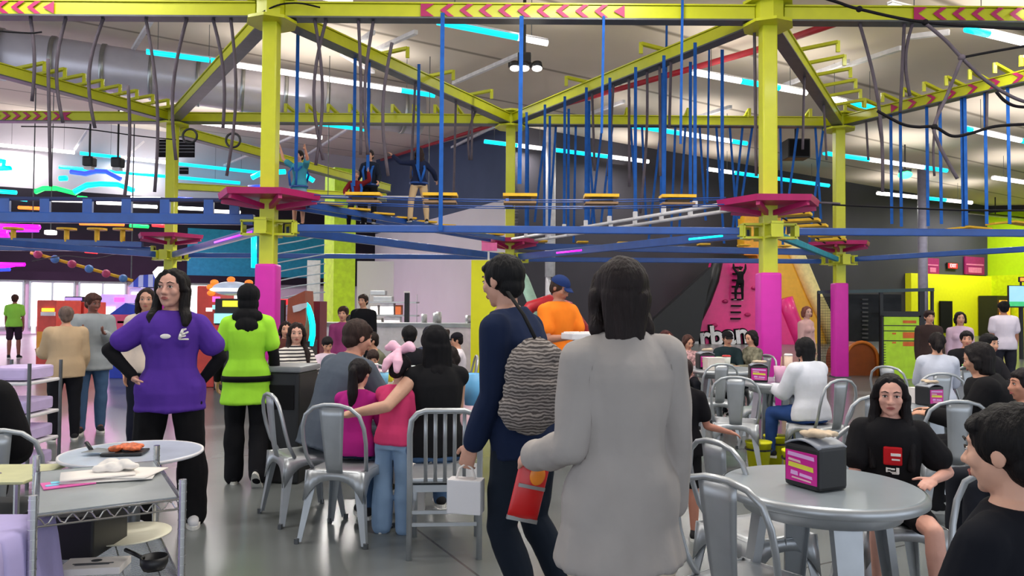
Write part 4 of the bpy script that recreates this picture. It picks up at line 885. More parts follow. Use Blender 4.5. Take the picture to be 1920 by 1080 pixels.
def person(label, loc, rz, H=1.68, fem=False, g=1.0, k=1.0, vox=.014, skin=SK_A, top=(80, 80, 85), sleeve='long', hem=-.06, flare=0, loose=.014,
           bottom=(30, 32, 40), pants='long', shortlen=.85, wide=0, shoe=(40, 40, 42), sole=(220, 218, 212), hair=('short', DARKH), sit=None, lean=(0, 0, 1), twist=0,
           aL=((-.12, .02, -1), (-.02, .18, -1)), aR=((.12, .02, -1), (.02, .18, -1)), lL=((-.04, .0, -1), (-.02, 0, -1)), lR=((.04, 0, -1), (.02, 0, -1)),
           look=(0, 0), tilt=0, curl=.55, curlR=None, face=True, footL=None, footR=None, group=None, name='person', thumbL=(0, 1, 0), thumbR=(0, 1, 0), undersleeve=None, belly=0, legs=True, extra=None, lift=0, handsL=True, handsR=True, neckline=.55, topmat=None, root_z=0, fold=1.0):
    s = H / (1.47 + .23 * k); hs = k * s
    root = thing(name, label, 'person', (loc[0], loc[1], root_z), rz, group)
    X, Y, Z = V((1, 0, 0)), V((0, 1, 0)), V((0, 0, 1))
    upv = unit(lean); fwd = rotz(Y, twist)
    # legs
    TH, SH, AN = .42 * s, .41 * s, .085 * s
    J = {}
    if sit is not None:
        Pz = sit + .085 * s; dl = [unit(v) for v in lL]; dr = [unit(v) for v in lR]
    else:
        dl = [unit(v) for v in lL]; dr = [unit(v) for v in lR]
        Pz = max(-(dl[0].z * TH + dl[1].z * SH), -(dr[0].z * TH + dr[1].z * SH)) + AN + lift
    P = V((0, 0, Pz)); J['P'] = P
    pr_ = fwd.cross(Z).normalized()
    for sd, dd, n in ((-1, dl, 'L'), (1, dr, 'R')):
        h = P + pr_ * (.088 * s * sd * g); kn = h + dd[0] * TH; an = kn + dd[1] * SH; J['hip' + n], J['knee' + n], J['ank' + n] = h, kn, an
    # arms
    st, right, fw = torso(upv, fwd, P, s, fem, g, 0, -.06, .565, 0, belly)
    sw = (.148 if fem else .160) * s * (1 + (g - 1) * .6)
    for sd, dd, n in ((-1, aL, 'L'), (1, aR, 'R')):
        sh = P + upv * .462 * s + right * (sw * sd) - fw * .01 * s; el = sh + unit(dd[0]) * .285 * s; wr = el + unit(dd[1]) * .245 * s
        J['sh' + n], J['el' + n], J['wr' + n] = sh, el, wr
    nb = P + upv * .545 * s; hu = (upv * .5 + Z * .5).normalized(); hc = nb + hu * (.025 * s + .115 * hs) + fw * .018 * s; J['nb'] = nb
    hf = rotz(fwd, look[0]); hr = hf.cross(Z).normalized(); q = Matrix.Rotation(look[1], 3, hr); hf = q @ hf; hup = q @ Z
    if tilt: q = Matrix.Rotation(tilt, 3, hf); hup = q @ hup; hr = q @ hr
    HM = Matrix((hr, hf, hup)).transposed(); J['hc'] = hc; J['HM'] = HM; J['s'] = s; J['hs'] = hs; J['up'] = upv; J['right'] = right; J['fw'] = fw
    def hp(r, f, u): return hc + (hr * r + hf * f + hup * u) * hs
    # --- body
    mb = MB(); mb.loft(st)
    if fem: 
        for sd in (-1, 1): mb.ell(P + upv * .36 * s + right * .062 * s * sd + fw * .052 * s, .062 * s)
    mb.chain([(nb - upv * .04 * s, .062 * s), (nb + hu * .02 * s, .050 * s), (hp(0, -.015, -.05), .050 * s)])
    for n, sd in (('L', -1), ('R', 1)):
        sh, el, wr = J['sh' + n], J['el' + n], J['wr' + n]; ag = 1 + (g - 1) * .8
        mb.chain([(sh, .050 * s * ag), (sh.lerp(el, .4), .045 * s * ag), (el, .036 * s * ag), (el.lerp(wr, .3), .037 * s * ag), (wr, .025 * s)])
        if (handsL if n == 'L' else handsR):
            J['palm' + n], J['pn' + n] = hand(mb, wr, unit((aL if n == 'L' else aR)[1]), V(thumbL if n == 'L' else thumbR), s, curl if n == 'L' or curlR is None else curlR, sd)
        h, kn, an = J['hip' + n], J['knee' + n], J['ank' + n]
        if legs:
            mb.chain([(h, .085 * s * g), (h.lerp(kn, .4), .075 * s * g), (kn, .052 * s), (kn.lerp(an, .3), .055 * s), (an, .036 * s)])
            ft = footL if n == 'L' else footR
            fd = unit(ft) if ft else unit(V(fwd) + pr_ * sd * .15); J['fd' + n] = fd
            mb.chain([(an, .036 * s), (an + fd * .10 * s - Z * .05 * s, .03 * s)])
    # head
    mb.ell(hp(0, -.010, .030), (.076 * hs, .095 * hs, .085 * hs), HM, 20)
    mb.ell(hp(0, .022, -.030), (.061 * hs, .064 * hs, .078 * hs), HM, 18)
    mb.ell(hp(0, .036, -.078), (.044 * hs, .038 * hs, .030 * hs), HM)
    mb.ell(hp(0, .060, -.094), .018 * hs)
    if face:
        mb.chain([(hp(0, .080, .018), .008 * hs), (hp(0, .096, -.012), .010 * hs), (hp(0, .104, -.028), .0125 * hs)], 10)
        for sd in (-1, 1):
            mb.ell(hp(sd * .012, .094, -.031), .0095 * hs); mb.ell(hp(sd * .038, .058, -.020), .026 * hs)
            mb.chain([(hp(sd * .014, .084, .030), .008 * hs), (hp(sd * .045, .068, .030), .008 * hs)], 8)
            mb.ell(hp(sd * .031, .073, .008), (.016 * hs, .010 * hs, .010 * hs), HM)
        mb.ell(hp(0, .082, -.060), (.024 * hs, .010 * hs, .012 * hs), HM)
    for sd in (-1, 1): mb.ell(hp(sd * .077, -.008, -.004), (.010 * hs, .020 * hs, .032 * hs), HM, 10)
    link('body', fuse(mb, vox * .8, 2), skinmat(skin), root)
    if face:
        for sd in (-1, 1):
            m2 = MB(); m2.ell(hp(sd * .031, .0815, .007), (.0125 * hs, .006 * hs, .0054 * hs), HM, 12); e = m2.build('eye', mat('eye_white', (225, 220, 215), .3, var=0), root, smooth=True)
            m2 = MB(); m2.ell(hp(sd * .031, .0862, .007), (.0062 * hs, .003 * hs, .0062 * hs), HM, 10); m2.build('iris', mat('iris_dark', (24, 14, 10), .2, var=0), e, smooth=True)
            m2 = MB(); m2.chain([(hp(sd * .016, .0875, .010), .0016 * hs), (hp(sd * .030, .0895, .0145), .0024 * hs), (hp(sd * .046, .082, .010), .0016 * hs)], 6); m2.build('eyelid', mat('lash_dark', (40, 24, 20), .6), root, smooth=True)
            m2 = MB(); m2.chain([(hp(sd * .014, .0925, .030), .0022 * hs), (hp(sd * .030, .0905, .036), .0034 * hs), (hp(sd * .050, .0785, .030), .0018 * hs)], 6); m2.build('eyebrow', hairm(hair[1]) if hair[1] else hairm(DARKH), root, smooth=True)
        m2 = MB(); m2.chain([(hp(-.021, .0865, -.059), .002 * hs), (hp(-.006, .0935, -.0555), .0042 * hs), (hp(.006, .0935, -.0555), .0042 * hs), (hp(.021, .0865, -.059), .002 * hs)], 8)
        m2.chain([(hp(-.018, .087, -.062), .003 * hs), (hp(0, .092, -.066), .0056 * hs), (hp(.018, .087, -.062), .003 * hs)], 8); m2.build('lips', mat('lips', (168, 92, 86), .45, var=.03), root, smooth=True)
    # --- top garment
    if top:
        tm = topmat or cloth(top); li = loose * s
        st2, _, _ = torso(upv, fwd, P, s, fem, g, li, hem, neckline, flare, belly)
        mb = MB(); mb.loft(st2)
        if fem:
            for sd in (-1, 1): mb.ell(P + upv * .36 * s + right * .062 * s * sd + fw * .052 * s, .062 * s + li)
        if hem < -.05 and sit is None:
            for n in 'LR': mb.ell(J['hip' + n] + up * .02 * s, .086 * s * g + li + .006)
        for n in 'LR':
            sh, el, wr = J['sh' + n], J['el' + n], J['wr' + n]; ag = 1 + (g - 1) * .8
            pr = [(sh - (sh - nb) * .35, .055 * s * ag), (sh, .053 * s * ag + li)]
            if sleeve == 'short': pr += [(sh.lerp(el, .62), .056 * s * ag + li)]
            elif sleeve == 'none': pass
            else:
                pr += [(sh.lerp(el, .5), .047 * s * ag + li), (el, .040 * s * ag + li), (el.lerp(wr, .35), .040 * s * ag + li), (el.lerp(wr, .93), .029 * s + li * .8)]
            mb.chain(pr)
        link('shirt' if sleeve != 'long' else 'sweater', fuse(mb, vox, 2, (.008 * s * fold, 8, 8, 3.2)), tm, root)
        if undersleeve:
            for n in undersleeve[1]:
                mb = MB(); sh, el, wr = J['sh' + n], J['el' + n], J['wr' + n]
                mb.chain([(sh.lerp(el, .3), .047 * s + .006), (sh.lerp(el, .6), .042 * s + .006), (el, .037 * s + .006), (el.lerp(wr, .3), .038 * s + .006), (el.lerp(wr, .95), .027 * s + .005)])
                link('undersleeve', fuse(mb, vox, 2, (.004 * s, 12, 12, 6)), cloth(undersleeve[0]), root)
    # --- trousers
    if legs and bottom:
        bi = .009 * s; st3, _, _ = torso(upv, fwd, P, s, fem, g, bi, -.085, .06 if sit is None else .045, 0, belly * .7)
        mb = MB(); mb.loft(st3)
        for n in 'LR':
            h, kn, an = J['hip' + n], J['knee' + n], J['ank' + n]
            pr = [(h, .088 * s * g + bi), (h.lerp(kn, .4), .078 * s * g + bi)]
            if pants == 'short': pr += [(h.lerp(kn, shortlen), .068 * s + bi)]
            else: pr += [(kn, .056 * s + bi + wide * .5), (kn.lerp(an, .35), .056 * s + bi + wide * .8), (an + (an - kn).normalized() * .02 * s, .042 * s + bi + wide)]
            mb.chain(pr)
        link('trousers' if pants == 'long' else 'shorts', fuse(mb, vox, 2, (.009 * s, 8, 8, 7)), cloth(bottom), root)
    if legs and shoe:
        for n, sd in (('L', -1), ('R', 1)):
            an, fd = J['ank' + n], J['fd' + n]; side = fd.cross(Z); side = side.normalized() if side.length > .05 else X; un = side.cross(fd).normalized(); b = an - un * (AN - .035 * s)
            mb = MB(); mb.chain([(b - fd * .035 * s + un * .015 * s, .040 * s), (b + fd * .06 * s + un * .008 * s, .040 * s), (b + fd * .15 * s - un * .002 * s, .032 * s)]); mb.cyl(b - un * .01, an + un * .02 * s, .042 * s, .040 * s)
            so = link('shoe', fuse(mb, .009, 2), cloth(shoe, 'shoe'), root)
            Mx = Matrix((side, fd, un)).transposed(); m2 = MB(); pts = []
            for i in range(20):
                a = i * math.tau / 20; pts.append((math.cos(a) * .047 * s * (1 if math.sin(a) > 0 else .9), math.sin(a) * .135 * s + .055 * s))
            Mf = Mx.to_4x4(); Mf.translation = b - un * (.035 * s); m2.prism(pts, Mf, .024 * s); m2.build('sole', mat('sole_%d' % sole[0], sole, .7), so)
    # --- hair
    if hair and hair[0]:
        kind, hcol = hair[0], hair[1]; L = hair[2] if len(hair) > 2 else .3; mb = MB(); cap = True
        def drop(f0, L, w0, w1, d0, d1, bk=-.055):
            base = hp(0, f0, .04); back = V((-fw.x, -fw.y, 0)) if upv.z > .9 else -fw; pts = []
            hb = V((hf.x, hf.y, 0)).normalized(); hsd = V((hr.x, hr.y, 0)).normalized(); N = 7
            for i in range(N + 1):
                u = i / N; z = -L * u; tp = 1 - .45 * max(0, (u - .72) / .28) ** 2; c = base + Z * z - hb * ((.045 if i else .01) * hs + max(0, (abs(z) - .12 * hs)) * .10)
                mb_ = (w0 + (w1 - w0) * u) * hs * tp, (d0 + (d1 - d0) * u) * hs; pts.append((c, hsd * mb_[0], hb * mb_[1]))
            mb.loft(pts)
        if kind not in ('hood', 'hijab', 'bald'):
            rh = .95 if kind == 'under' else 1; mb.ell(hp(0, -.018 - .007 * (kind in ('long', 'pony', 'bun', 'bob')), .036 - .012 * (kind == 'under')), (.085 * hs * rh, .099 * hs * rh, .092 * hs * rh), HM, 20)
            mb.ell(hp(0, -.050, -.02), (.070 * hs, .055 * hs, .065 * hs), HM)
        if kind == 'short' and face:
            for x in (-.06, -.045, -.03, -.015, 0, .015, .03, .045, .06): mb.chain([(hp(x * .8, .030, .092 - abs(x) * .2), .022 * hs), (hp(x, .074 - 6 * x * x, .074 - 3 * x * x), .0125 * hs)], 8)
        if kind == 'messy':
            for i in range(26):
                a = i * 2.4; x = math.cos(a) * .07; f = -.02 + math.sin(a) * .08; mb.ell(hp(x, f, .075 + .02 * math.sin(i * 1.7)), .028 * hs, n=8)
        if kind in ('long', 'pony', 'bob', 'bun', 'half'):
            for sd in (-1, 1):
                if kind in ('long', 'bob'):
                    ll = L; e = hp(sd * .078, -.005, 0); e2 = e - Z * min(ll, .13) + hr * sd * .008
                    ch = [(hp(sd * .022, .046, .102), .013 * hs), (hp(sd * .069, .030, .058), .018 * hs), (hp(sd * .080, .020, .0), .020 * hs), (hp(sd * .084, -.006, -.008), .024 * hs), (hp(sd * .080, .008, -.06), .024 * hs)]
                    if ll > .2: 
                        b0 = hp(sd * .085, .004, -.12); ch += [(b0, .028 * hs), (b0 + fw * .045 * s + right * sd * .02 * s - Z * (ll - .2) * .5, .030 * hs), (b0 + fw * .07 * s + right * sd * .015 * s - Z * (ll - .2) * .9, .018 * hs)] if hair[-1] == 'front' else [(b0 - fw * .02 * s, .030 * hs)]
                    mb.chain(ch, 10)
                else: mb.chain([(hp(sd * .030, .060, .088), .014 * hs), (hp(sd * .066, .036, .055), .016 * hs), (hp(sd * .076, .0, .02), .018 * hs)], 8)
        if kind == 'long': drop(-.02, L + .04, .085, .055, .062, .022)
        if kind == 'bob': drop(-.02, min(L, .17), .088, .080, .062, .05)
        if kind == 'pony':
            b = hp(0, -.105, .035); mb.chain([(b, .025 * hs), (b - hf * .03 - Z * .03, .034 * hs), (b - hf * .035 - Z * L * .5, .042 * hs), (b - hf * .03 - Z * L, .012 * hs)])
        if kind == 'bun': mb.ell(hp(0, -.085, .085), .042 * hs)
        if kind in ('hood', 'hijab'):
            mb.ell(hp(0, -.020, .030), (.092 * hs, .104 * hs, .098 * hs), HM, 18); mb.ell(hp(0, -.03, -.05), (.086 * hs, .085 * hs, .09 * hs), HM)
            mb.chain([(hp(0, -.03, -.08), .075 * hs), (nb + fw * .0, .085 * s), (nb - upv * .07 * s - fw * .02 * s, .10 * s)])
            if kind == 'hood': Mh = Matrix((right, fw, upv)).transposed(); mb.ell(nb - upv * .02 * s - fw * .06 * s, (.125 * s, .06 * s, .075 * s), Mh); mb.ell(nb - upv * .10 * s - fw * .10 * s, (.095 * s, .045 * s, .08 * s), Mh); mb.ell(nb - upv * .17 * s - fw * .11 * s, (.045 * s, .03 * s, .06 * s), Mh)
            if kind == 'hijab': drop(-.01, L, .095, .12, .08, .05)
        if kind != 'bald':
            link('hair' if kind not in ('hood', 'hijab') else 'head_covering', fuse(mb, max(.006, vox * .7), 3, (.006 * hs, 34, 34, 5)), hairm(hcol) if kind not in ('hood', 'hijab') else cloth(hcol), root)
    J['hp'] = hp; J['root'] = root
    return root, J
def wpt(root, p):   # local point -> world
    return Matrix.Translation(root.location) @ Matrix.Rotation(root.rotation_euler.z, 4, 'Z') @ p
def cap_on(J, col, brim=True, back=False, m=None):
    hp, HM, hs = J['hp'], J['HM'], J['hs']; root = J['root']; mb = MB()
    prof = []
    for i in range(9):
        a = i * math.pi / 16; prof.append((.094 * math.cos(a) * hs, .085 * math.sin(a) * hs))
    mb.lathe(prof, n=24); bmesh.ops.transform(mb.bm, matrix=Matrix.Translation(hp(0, -.016, .042)) @ HM.to_4x4() @ Matrix.Diagonal((.96, 1.1, 1, 1)), verts=mb.bm.verts)
    o = mb.build('cap', m or cloth(col), root, smooth=True); f = -1 if back else 1
    if brim:
        rows = []
        for i in range(5):
            u = i / 4; rows.append([hp(x * (1 - .25 * u * u), f * (.078 + .075 * u * math.sqrt(max(.05, 1 - (x / .085) ** 2))), .045 - .02 * u - 4.0 * x * x * .6) for x in [(-.07 + .14 * j / 8) for j in range(9)]])
        m2 = MB(); m2.sheet(rows, .004); m2.build('visor', m or cloth(col), o, smooth=True)
    return o
# ------------------------------------------------------------------ chairs and tables
def pl(x, Y, y=600): p = at(x, y, Y); return (p.x, Y)
def make_cafe(label, loc, rz, group):
    t = thing('cafe_chair', label, 'chair', (loc[0], loc[1], 0), rz, group); cs = M('chair_steel')
    rows = []
    for i in range(7):
        y = -.185 + .37 * i / 6; rows.append([V((x * .185 / .185, y, .450 - .010 * (1 - (x / .185) ** 2) * (1 - (y / .185) ** 2) - .012 * ((abs(x) / .185) ** 6 + (abs(y) / .185) ** 6))) for x in [-.185 + .37 * j / 8 for j in range(9)]])
    mb = MB(); mb.sheet(rows, .006); mb.build('seat', cs, t, smooth=True)
    mb = MB()
    for (ax, sg) in (('x', 1), ('x', -1), ('y', 1), ('y', -1)):
        top, bot = [], []
        for i in range(13):
            u = -1 + 2 * i / 12; lo = .435 - .05 - .13 * abs(u) ** 3; a = u * (.178 + (.45 - lo) * .08 * abs(u)); o1 = sg * .184; o2 = sg * (.184 + (.44 - lo) * .12)
            top.append(V((a, o1, .44)) if ax == 'y' else V((o1, a, .44))); bot.append(V((a, o2, lo)) if ax == 'y' else V((o2, a, lo)))
        mb.sheet([top, bot], .004)
    mb.build('apron', cs, t, smooth=True)
    for sx in (-1, 1):
        for sy in (-1, 1):
            A = V((sx * .172, sy * .172, .43)); B = V((sx * .225, sy * .225, .012)); mb = MB(); d = (B - A)
            for (n1, off) in ((V((1, 0, 0)), V((-sx, 0, 0))), (V((0, 1, 0)), V((0, -sy, 0)))):
                g_ = []
                for i in range(5):
                    u = i / 4; p = A + d * u; wv = .062 - .032 * u; g_.append([p, p + off * wv * .5, p + off * wv])
                mb.sheet(g_, .004)
            lg = mb.build('leg', cs, t); mb = MB(); mb.cyl(B + up * -.012, B + up * .02, .016, n=10); mb.build('foot_cap', M('dark_steel'), lg)
    pts = [(-.178, -.12, .44), (-.195, -.165, .52), (-.205, -.195, .62), (-.20, -.215, .71), (-.175, -.228, .785), (-.12, -.235, .83), (-.05, -.238, .848), (0, -.239, .85)]
    pts = pts + [(-x, y, z) for x, y, z in pts[-2::-1]]; mb = MB(); mb.tube(pts, .0125, 10); mb.build('back_hoop', cs, t, smooth=True)
    g_ = []
    for i in range(8):
        u = i / 7; z = .43 + .405 * u; y = -.185 - .055 * u ** .7; w_ = .052 + .030 * u; g_.append([V((x * w_, y - .006 * (1 - x * x), z)) for x in (-1, -.6, 0, .6, 1)])
    mb = MB(); mb.sheet(g_, .003); mb.build('back_splat', cs, t, smooth=True)
    return t
CH = [None]
def cafe(x, Y, rz, label, group='grey metal cafe chairs'):
    loc = (*pl(x, Y), 0)
    if CH[0] is None: CH[0] = make_cafe(label, loc, rz, group); return CH[0]
    return dup(CH[0], loc, rz, label, group)
cafe(572, 5.15, R(-55), 'grey metal cafe chair the grey-shirted man sits on, its hoop back at left')
cafe(655, 4.72, R(-12), 'grey metal cafe chair with wide splat under the ponytail girl in magenta')
cafe(1418, 2.78, R(-52), 'nearest cafe chair right of the grey sweater, cut by the bottom edge')
cafe(1415, 3.45, R(-66), 'second cafe chair by the near round table, its seat above the nearest one')
cafe(1668, 3.62, R(175), 'cafe chair the long-haired girl in black sits on')
cafe(1835, 2.62, R(120), 'cafe chair mostly hidden by the boy at the right edge')
cafe(1380, 6.7, R(-18), 'cafe chair with wide splat left of the napkin holder table')
cafe(1442, 7.6, R(30), 'cafe chair half behind the far magenta pad')
cafe(1535, 6.5, R(25), 'cafe chair under the woman in the white hoodie')
cafe(1598, 5.35, R(12), 'cafe chair with broad splat standing between white hoodie and girl in black')
cafe(1768, 5.1, R(-8), 'cafe chair with broad splat right of the long-haired girl')
cafe(1748, 7.2, R(-10), 'cafe chair under the woman in pale grey shirt')
cafe(1688, 7.9, R(-60), 'cafe chair before the lime height board')
cafe(1872, 4.75, R(60), 'cafe chair under the person in dark hoodie')
cafe(1335, 8.2, R(10), 'far cafe chair left of the black-capped child')

# slat-back chair
t = thing('slat_chair', 'brushed metal chair with upright bars in its back, by the man carrying a bag', 'chair', (*pl(838, 4.5), 0), R(4))
mb = MB(); pts = [(-.20, -.22, 0), (-.20, -.215, .45), (-.20, -.25, .72), (-.19, -.262, .80), (-.155, -.268, .84), (-.11, -.27, .855), (.11, -.27, .855), (.155, -.268, .84), (.19, -.262, .80), (.20, -.25, .72), (.20, -.215, .45), (.20, -.22, 0)]
mb.tube(pts, .017, 10); mb.build('back_frame', M('chair_steel'), t, smooth=True)
for x in (-.11, -.055, 0, .055, .11): mb = MB(); mb.tube([(x, -.215, .44), (x, -.245, .70), (x, -.268, .845)], .011, 8, flat=.6); mb.build('back_bar', M('chair_steel'), t, smooth=True)
mb = MB(); mb.box((0, 0, .445), (.41, .42, .03), bev=.012); mb.build('seat', M('chair_steel'), t)
mb = MB(); mb.box((0, 0, .40), (.40, .40, .04)); mb.build('seat_rail', M('chair_steel'), t)
for x in (-.19, .19): mb = MB(); mb.cyl((x, .19, .44), (x * 1.02, .21, 0), .016, n=10); mb.build('leg', M('chair_steel'), t, smooth=True)
mb = MB()
for z in (.2, .27): mb.beam((-.2, -.218, z), (.2, -.218, z), .012, .02)
for x in (-.195, .195): mb.beam((x, -.218, .22), (x, .2, .22), .012, .02)
mb.build('stretcher', M('chair_steel'), t)
# round tables
def round_table(label, loc, rz, r=.39, h=.74, legw=.1, col='table_top'):
    mat('table_top', (150, 160, 168), .3, .25, var=.04); t = thing('round_table', label, 'table', (loc[0], loc[1], 0), rz)
    mb = MB(); mb.lathe([(0, h), (r - .012, h), (r, h - .008), (r + .002, h - .035), (r - .012, h - .045), (0, h - .045)], n=64); mb.build('table_top', M(col), t, smooth=False)
    mb = MB(); mb.lathe([(r - .004, h - .002), (r + .008, h - .010), (r + .008, h - .036), (r - .004, h - .044)], n=64); mb.build('rim', M('chair_steel'), t, smooth=True)
    mb = MB(); mb.lathe([(.30, h - .046), (.30, h - .10), (.29, h - .10), (.29, h - .046)], n=40); mb.build('apron', M('chair_steel'), t, smooth=True)
    for i in range(4):
        a = i * math.pi / 2; d = V((math.cos(a), math.sin(a), 0)); s_ = V((-d.y, d.x, 0)); g_ = []
        for k_ in range(7):
            u = k_ / 6; w_ = legw * (.62 - .28 * u); c = d * (.25 + .10 * u) + up * (h - .05) * (1 - u); g_.append([c - s_ * w_ - d * .03, c - s_ * w_ * .9, c, c + s_ * w_ * .9, c + s_ * w_ - d * .03])
        mb = MB(); mb.sheet(g_, .005); mb.build('leg', M('chair_steel'), t)
    return t
round_table('near round grey metal table with the napkin holder, at lower right', pl(1537, 3.02), R(-91), .385)
round_table('small round table before the woman in the white hoodie', pl(1465, 7.1), R(10), .40, .76)
round_table('far round table where the green cup stands', pl(1835, 8.3), R(20), .45)
round_table('far round table before the capped child and camouflage jacket', pl(1352, 8.75), R(30), .45)
round_table('far round table right behind the long-haired girl', pl(1720, 5.9), R(0), .36, .70)
# pizza stand: low round silver table at left
t = thing('serving_table', 'small round silver stand with the pizza tray at left', 'table', (*pl(254, 3.35), 0))
mb = MB(); mb.lathe([(0, .785), (.285, .785), (.292, .780), (.292, .772), (0, .768)], n=56); mb.build('table_top', mat('silver_top', (196, 206, 220), .3, .3), t)
mb = MB(); mb.lathe([(.286, .784), (.295, .786), (.296, .776), (.288, .770)], n=56); mb.build('rim', M('white_plastic'), t, smooth=True)
mb = MB(); mb.cyl((0, 0, .03), (0, 0, .77), .035, n=16); mb.build('pedestal', M('dark_steel'), t, smooth=True); mb = MB(); mb.cyl((0, 0, 0), (0, 0, .03), .2, .18, n=24); mb.build('base', M('dark_steel'), t)
# family table
a = pl(800, 6.5); t = thing('dining_table', 'long table crowded with cups between the seated families', 'table', (a[0], 6.6, 0), R(-8))
mb = MB(); mb.box((0, 0, .73), (1.5, .8, .035), bev=.008); mb.build('table_top', mat('family_top', (150, 148, 150), .4), t)
for x in (-.65, .65):
    for y in (-.32, .32): mb = MB(); mb.cyl((x, y, 0), (x, y, .72), .025, n=10); mb.build('leg', M('dark_steel'), t)
a = pl(632, 8.0); t = thing('dining_table', 'table beside the woman in the striped shirt', 'table', (a[0], 8.1, 0), R(5))
mb = MB(); mb.box((0, 0, .73), (.7, .6, .035), bev=.008); mb.build('table_top', M('family_top'), t)
for x in (-.3, .3):
    for y in (-.28, .28): mb = MB(); mb.cyl((x, y, 0), (x, y, .72), .025, n=10); mb.build('leg', M('dark_steel'), t)
# dark bin / banquette end
a = pl(545, 6.25); t = thing('waste_cabinet', 'black waste cabinet behind the left cafe chair', 'cabinet', (a[0], 6.25, 0), R(-8))
mb = MB(); mb.box((0, 0, .45), (.34, .4, .9), bev=.02); mb.build('body', M('black_plastic'), t); mb = MB(); mb.box((0, 0, .925), (.37, .42, .05), bev=.015); mb.build('lid', mat('grey_lid', (120, 122, 126), .4), t)
mb = MB(); mb.box((0, -.205, .7), (.26, .012, .2), bev=.004); mb.build('flap', M('black_matte'), t)

# ------------------------------------------------------------------ chrome wire trolley
T0 = V((-1.46, 2.68, 0)); rzT = R(32); TW, TD = .42, .70
t = thing('wire_trolley', 'chrome wire shelf trolley with three shelves at lower left', 'trolley', T0, rzT)
for sx in (-1, 1):
    for sy in (-1, 1):
        x, y = sx * TW / 2, sy * TD / 2; mb = MB(); mb.cyl((x, y, .08), (x, y, .865), .0125, n=12)
        for k_ in range(26): mb.cyl((x, y, .10 + k_ * .03), (x, y, .103 + k_ * .03), .0138, n=12)
        mb.build('post', M('chrome'), t, smooth=False); mb = MB(); mb.cyl((x - .012, y, .04), (x + .012, y, .04), .04, n=16); mb.build('caster', M('black_plastic'), t)
def wire_shelf(t, z, wid, dep, rim=True, step=.0125):
    mb = MB()
    for y in (-dep / 2, dep / 2):
        for dz in (0, .032): mb.cyl((-wid / 2, y, z - dz), (wid / 2, y, z - dz), .0035, n=6)
        n = 40; mb.tube([(-wid / 2 + wid * i / n, y, z - .016 + .014 * math.sin(i * math.tau / 4.4)) for i in range(n + 1)], .0025, 5)
    for x in (-wid / 2, wid / 2):
        for dz in (0, .032): mb.cyl((x, -dep / 2, z - dz), (x, dep / 2, z - dz), .0035, n=6)
        n = 28; mb.tube([(x, -dep / 2 + dep * i / n, z - .016 + .014 * math.sin(i * math.tau / 4.4)) for i in range(n + 1)], .0025, 5)
    k_ = int(dep / step)
    for i in range(k_ + 1): y = -dep / 2 + dep * i / k_; mb.beam((-wid / 2, y, z), (wid / 2, y, z), .003, .003)
    for i in range(4): x = -wid / 2 + wid * (i + .5) / 4; mb.beam((x, -dep / 2, z - .004), (x, dep / 2, z - .004), .005, .004)
    return mb.build('wire_shelf', M('chrome'), t)
for z in (.80, .53, .22): wire_shelf(t, z, TW, TD)
mb = MB(); mb.box((0, 0, .803), (.39, .66, .004)); mb.build('shelf_liner', mat('liner_grey', (150, 156, 158), .35, .3), t)
TM = Matrix.Translation(T0) @ Matrix.Rotation(rzT, 4, 'Z')
def on_trolley(name, label, cat, pos, rz=0): p = TM @ V(pos); return thing(name, label, cat, p, rzT + rz)
q = on_trolley('paper_stack', 'crumpled white napkins and papers lying on top of the trolley', 'papers', (.03, .10, .806), R(-25))
mb = MB()
for i, (x, y, a_, w_, h_) in enumerate(((0, 0, .2, .30, .2), (.03, .02, -.15, .26, .18), (-.04, -.02, .4, .24, .16))):
    g_ = [[V((u * w_ / 2, v * h_ / 2, .006 + i * .006 + .006 * noise.noise(V((u * 2 + i, v * 2, 0)))) ) for u in (-1, -.5, 0, .5, 1)] for v in (-1, -.5, 0, .5, 1)]
    Mr = Matrix.Rotation(a_, 3, 'Z'); mb.sheet([[Mr @ p + V((x, y, 0)) for p in r_] for r_ in g_], .003)
mb.build('sheets', M('paper'), q, smooth=True)
mb = MB()
for i in range(14): mb.ell((rnd.uniform(-.05, .09), rnd.uniform(.0, .08), .025 + rnd.uniform(0, .02)), (.03, .022, .012), n=8)
link('crumpled_napkin', fuse(mb, .006, 2, (.004, 30, 30, 30)), M('paper'), q)
q = on_trolley('menu_card', 'glossy magenta and blue menu card under the napkins on the trolley', 'card', (-.11, .05, .806), .1)
mb = MB(); mb.box((0, 0, .002), (.16, .11, .003)); mb.build('card', mat('card_pink', (225, 90, 170), .3), q)
mb = MB(); mb.box((.0, .03, .0045), (.10, .03, .002)); mb.box((-.05, -.01, .0045), (.04, .02, .002)); mb.build('print', mat('card_blue', (120, 220, 245), .3), q)
q = on_trolley('tote_box', 'black box with a pale label on the middle shelf of the trolley', 'box', (-.07, .18, .534), R(-30))
mb = MB(); mb.box((0, 0, .075), (.24, .26, .15), bev=.008); mb.build('body', M('black_plastic'), q); mb = MB(); mb.box((-.06, -.132, .09), (.08, .003, .07)); mb.build('label_sticker', M('paper'), q)
q = on_trolley('plate', 'big cream plate on the middle shelf of the trolley', 'plate', (.10, .22, .534)); mb = MB(); mb.lathe([(0, .004), (.10, .004), (.155, .018), (.155, .022), (.10, .009), (0, .009)], n=40); mb.build('dish', mat('cream', (222, 218, 196), .4), q, smooth=True)
q = on_trolley('plate', 'pale lidded round dish behind the plate on the trolley', 'plate', (.02, .0, .224)); mb = MB(); mb.lathe([(0, .0), (.15, 0), (.16, .02), (.15, .05), (0, .075)], n=40); mb.build('dish', M('cream'), q, smooth=True)
q = on_trolley('paper_box', 'small white printed box on the lowest shelf of the trolley', 'box', (-.03, -.10, .534), R(-22))
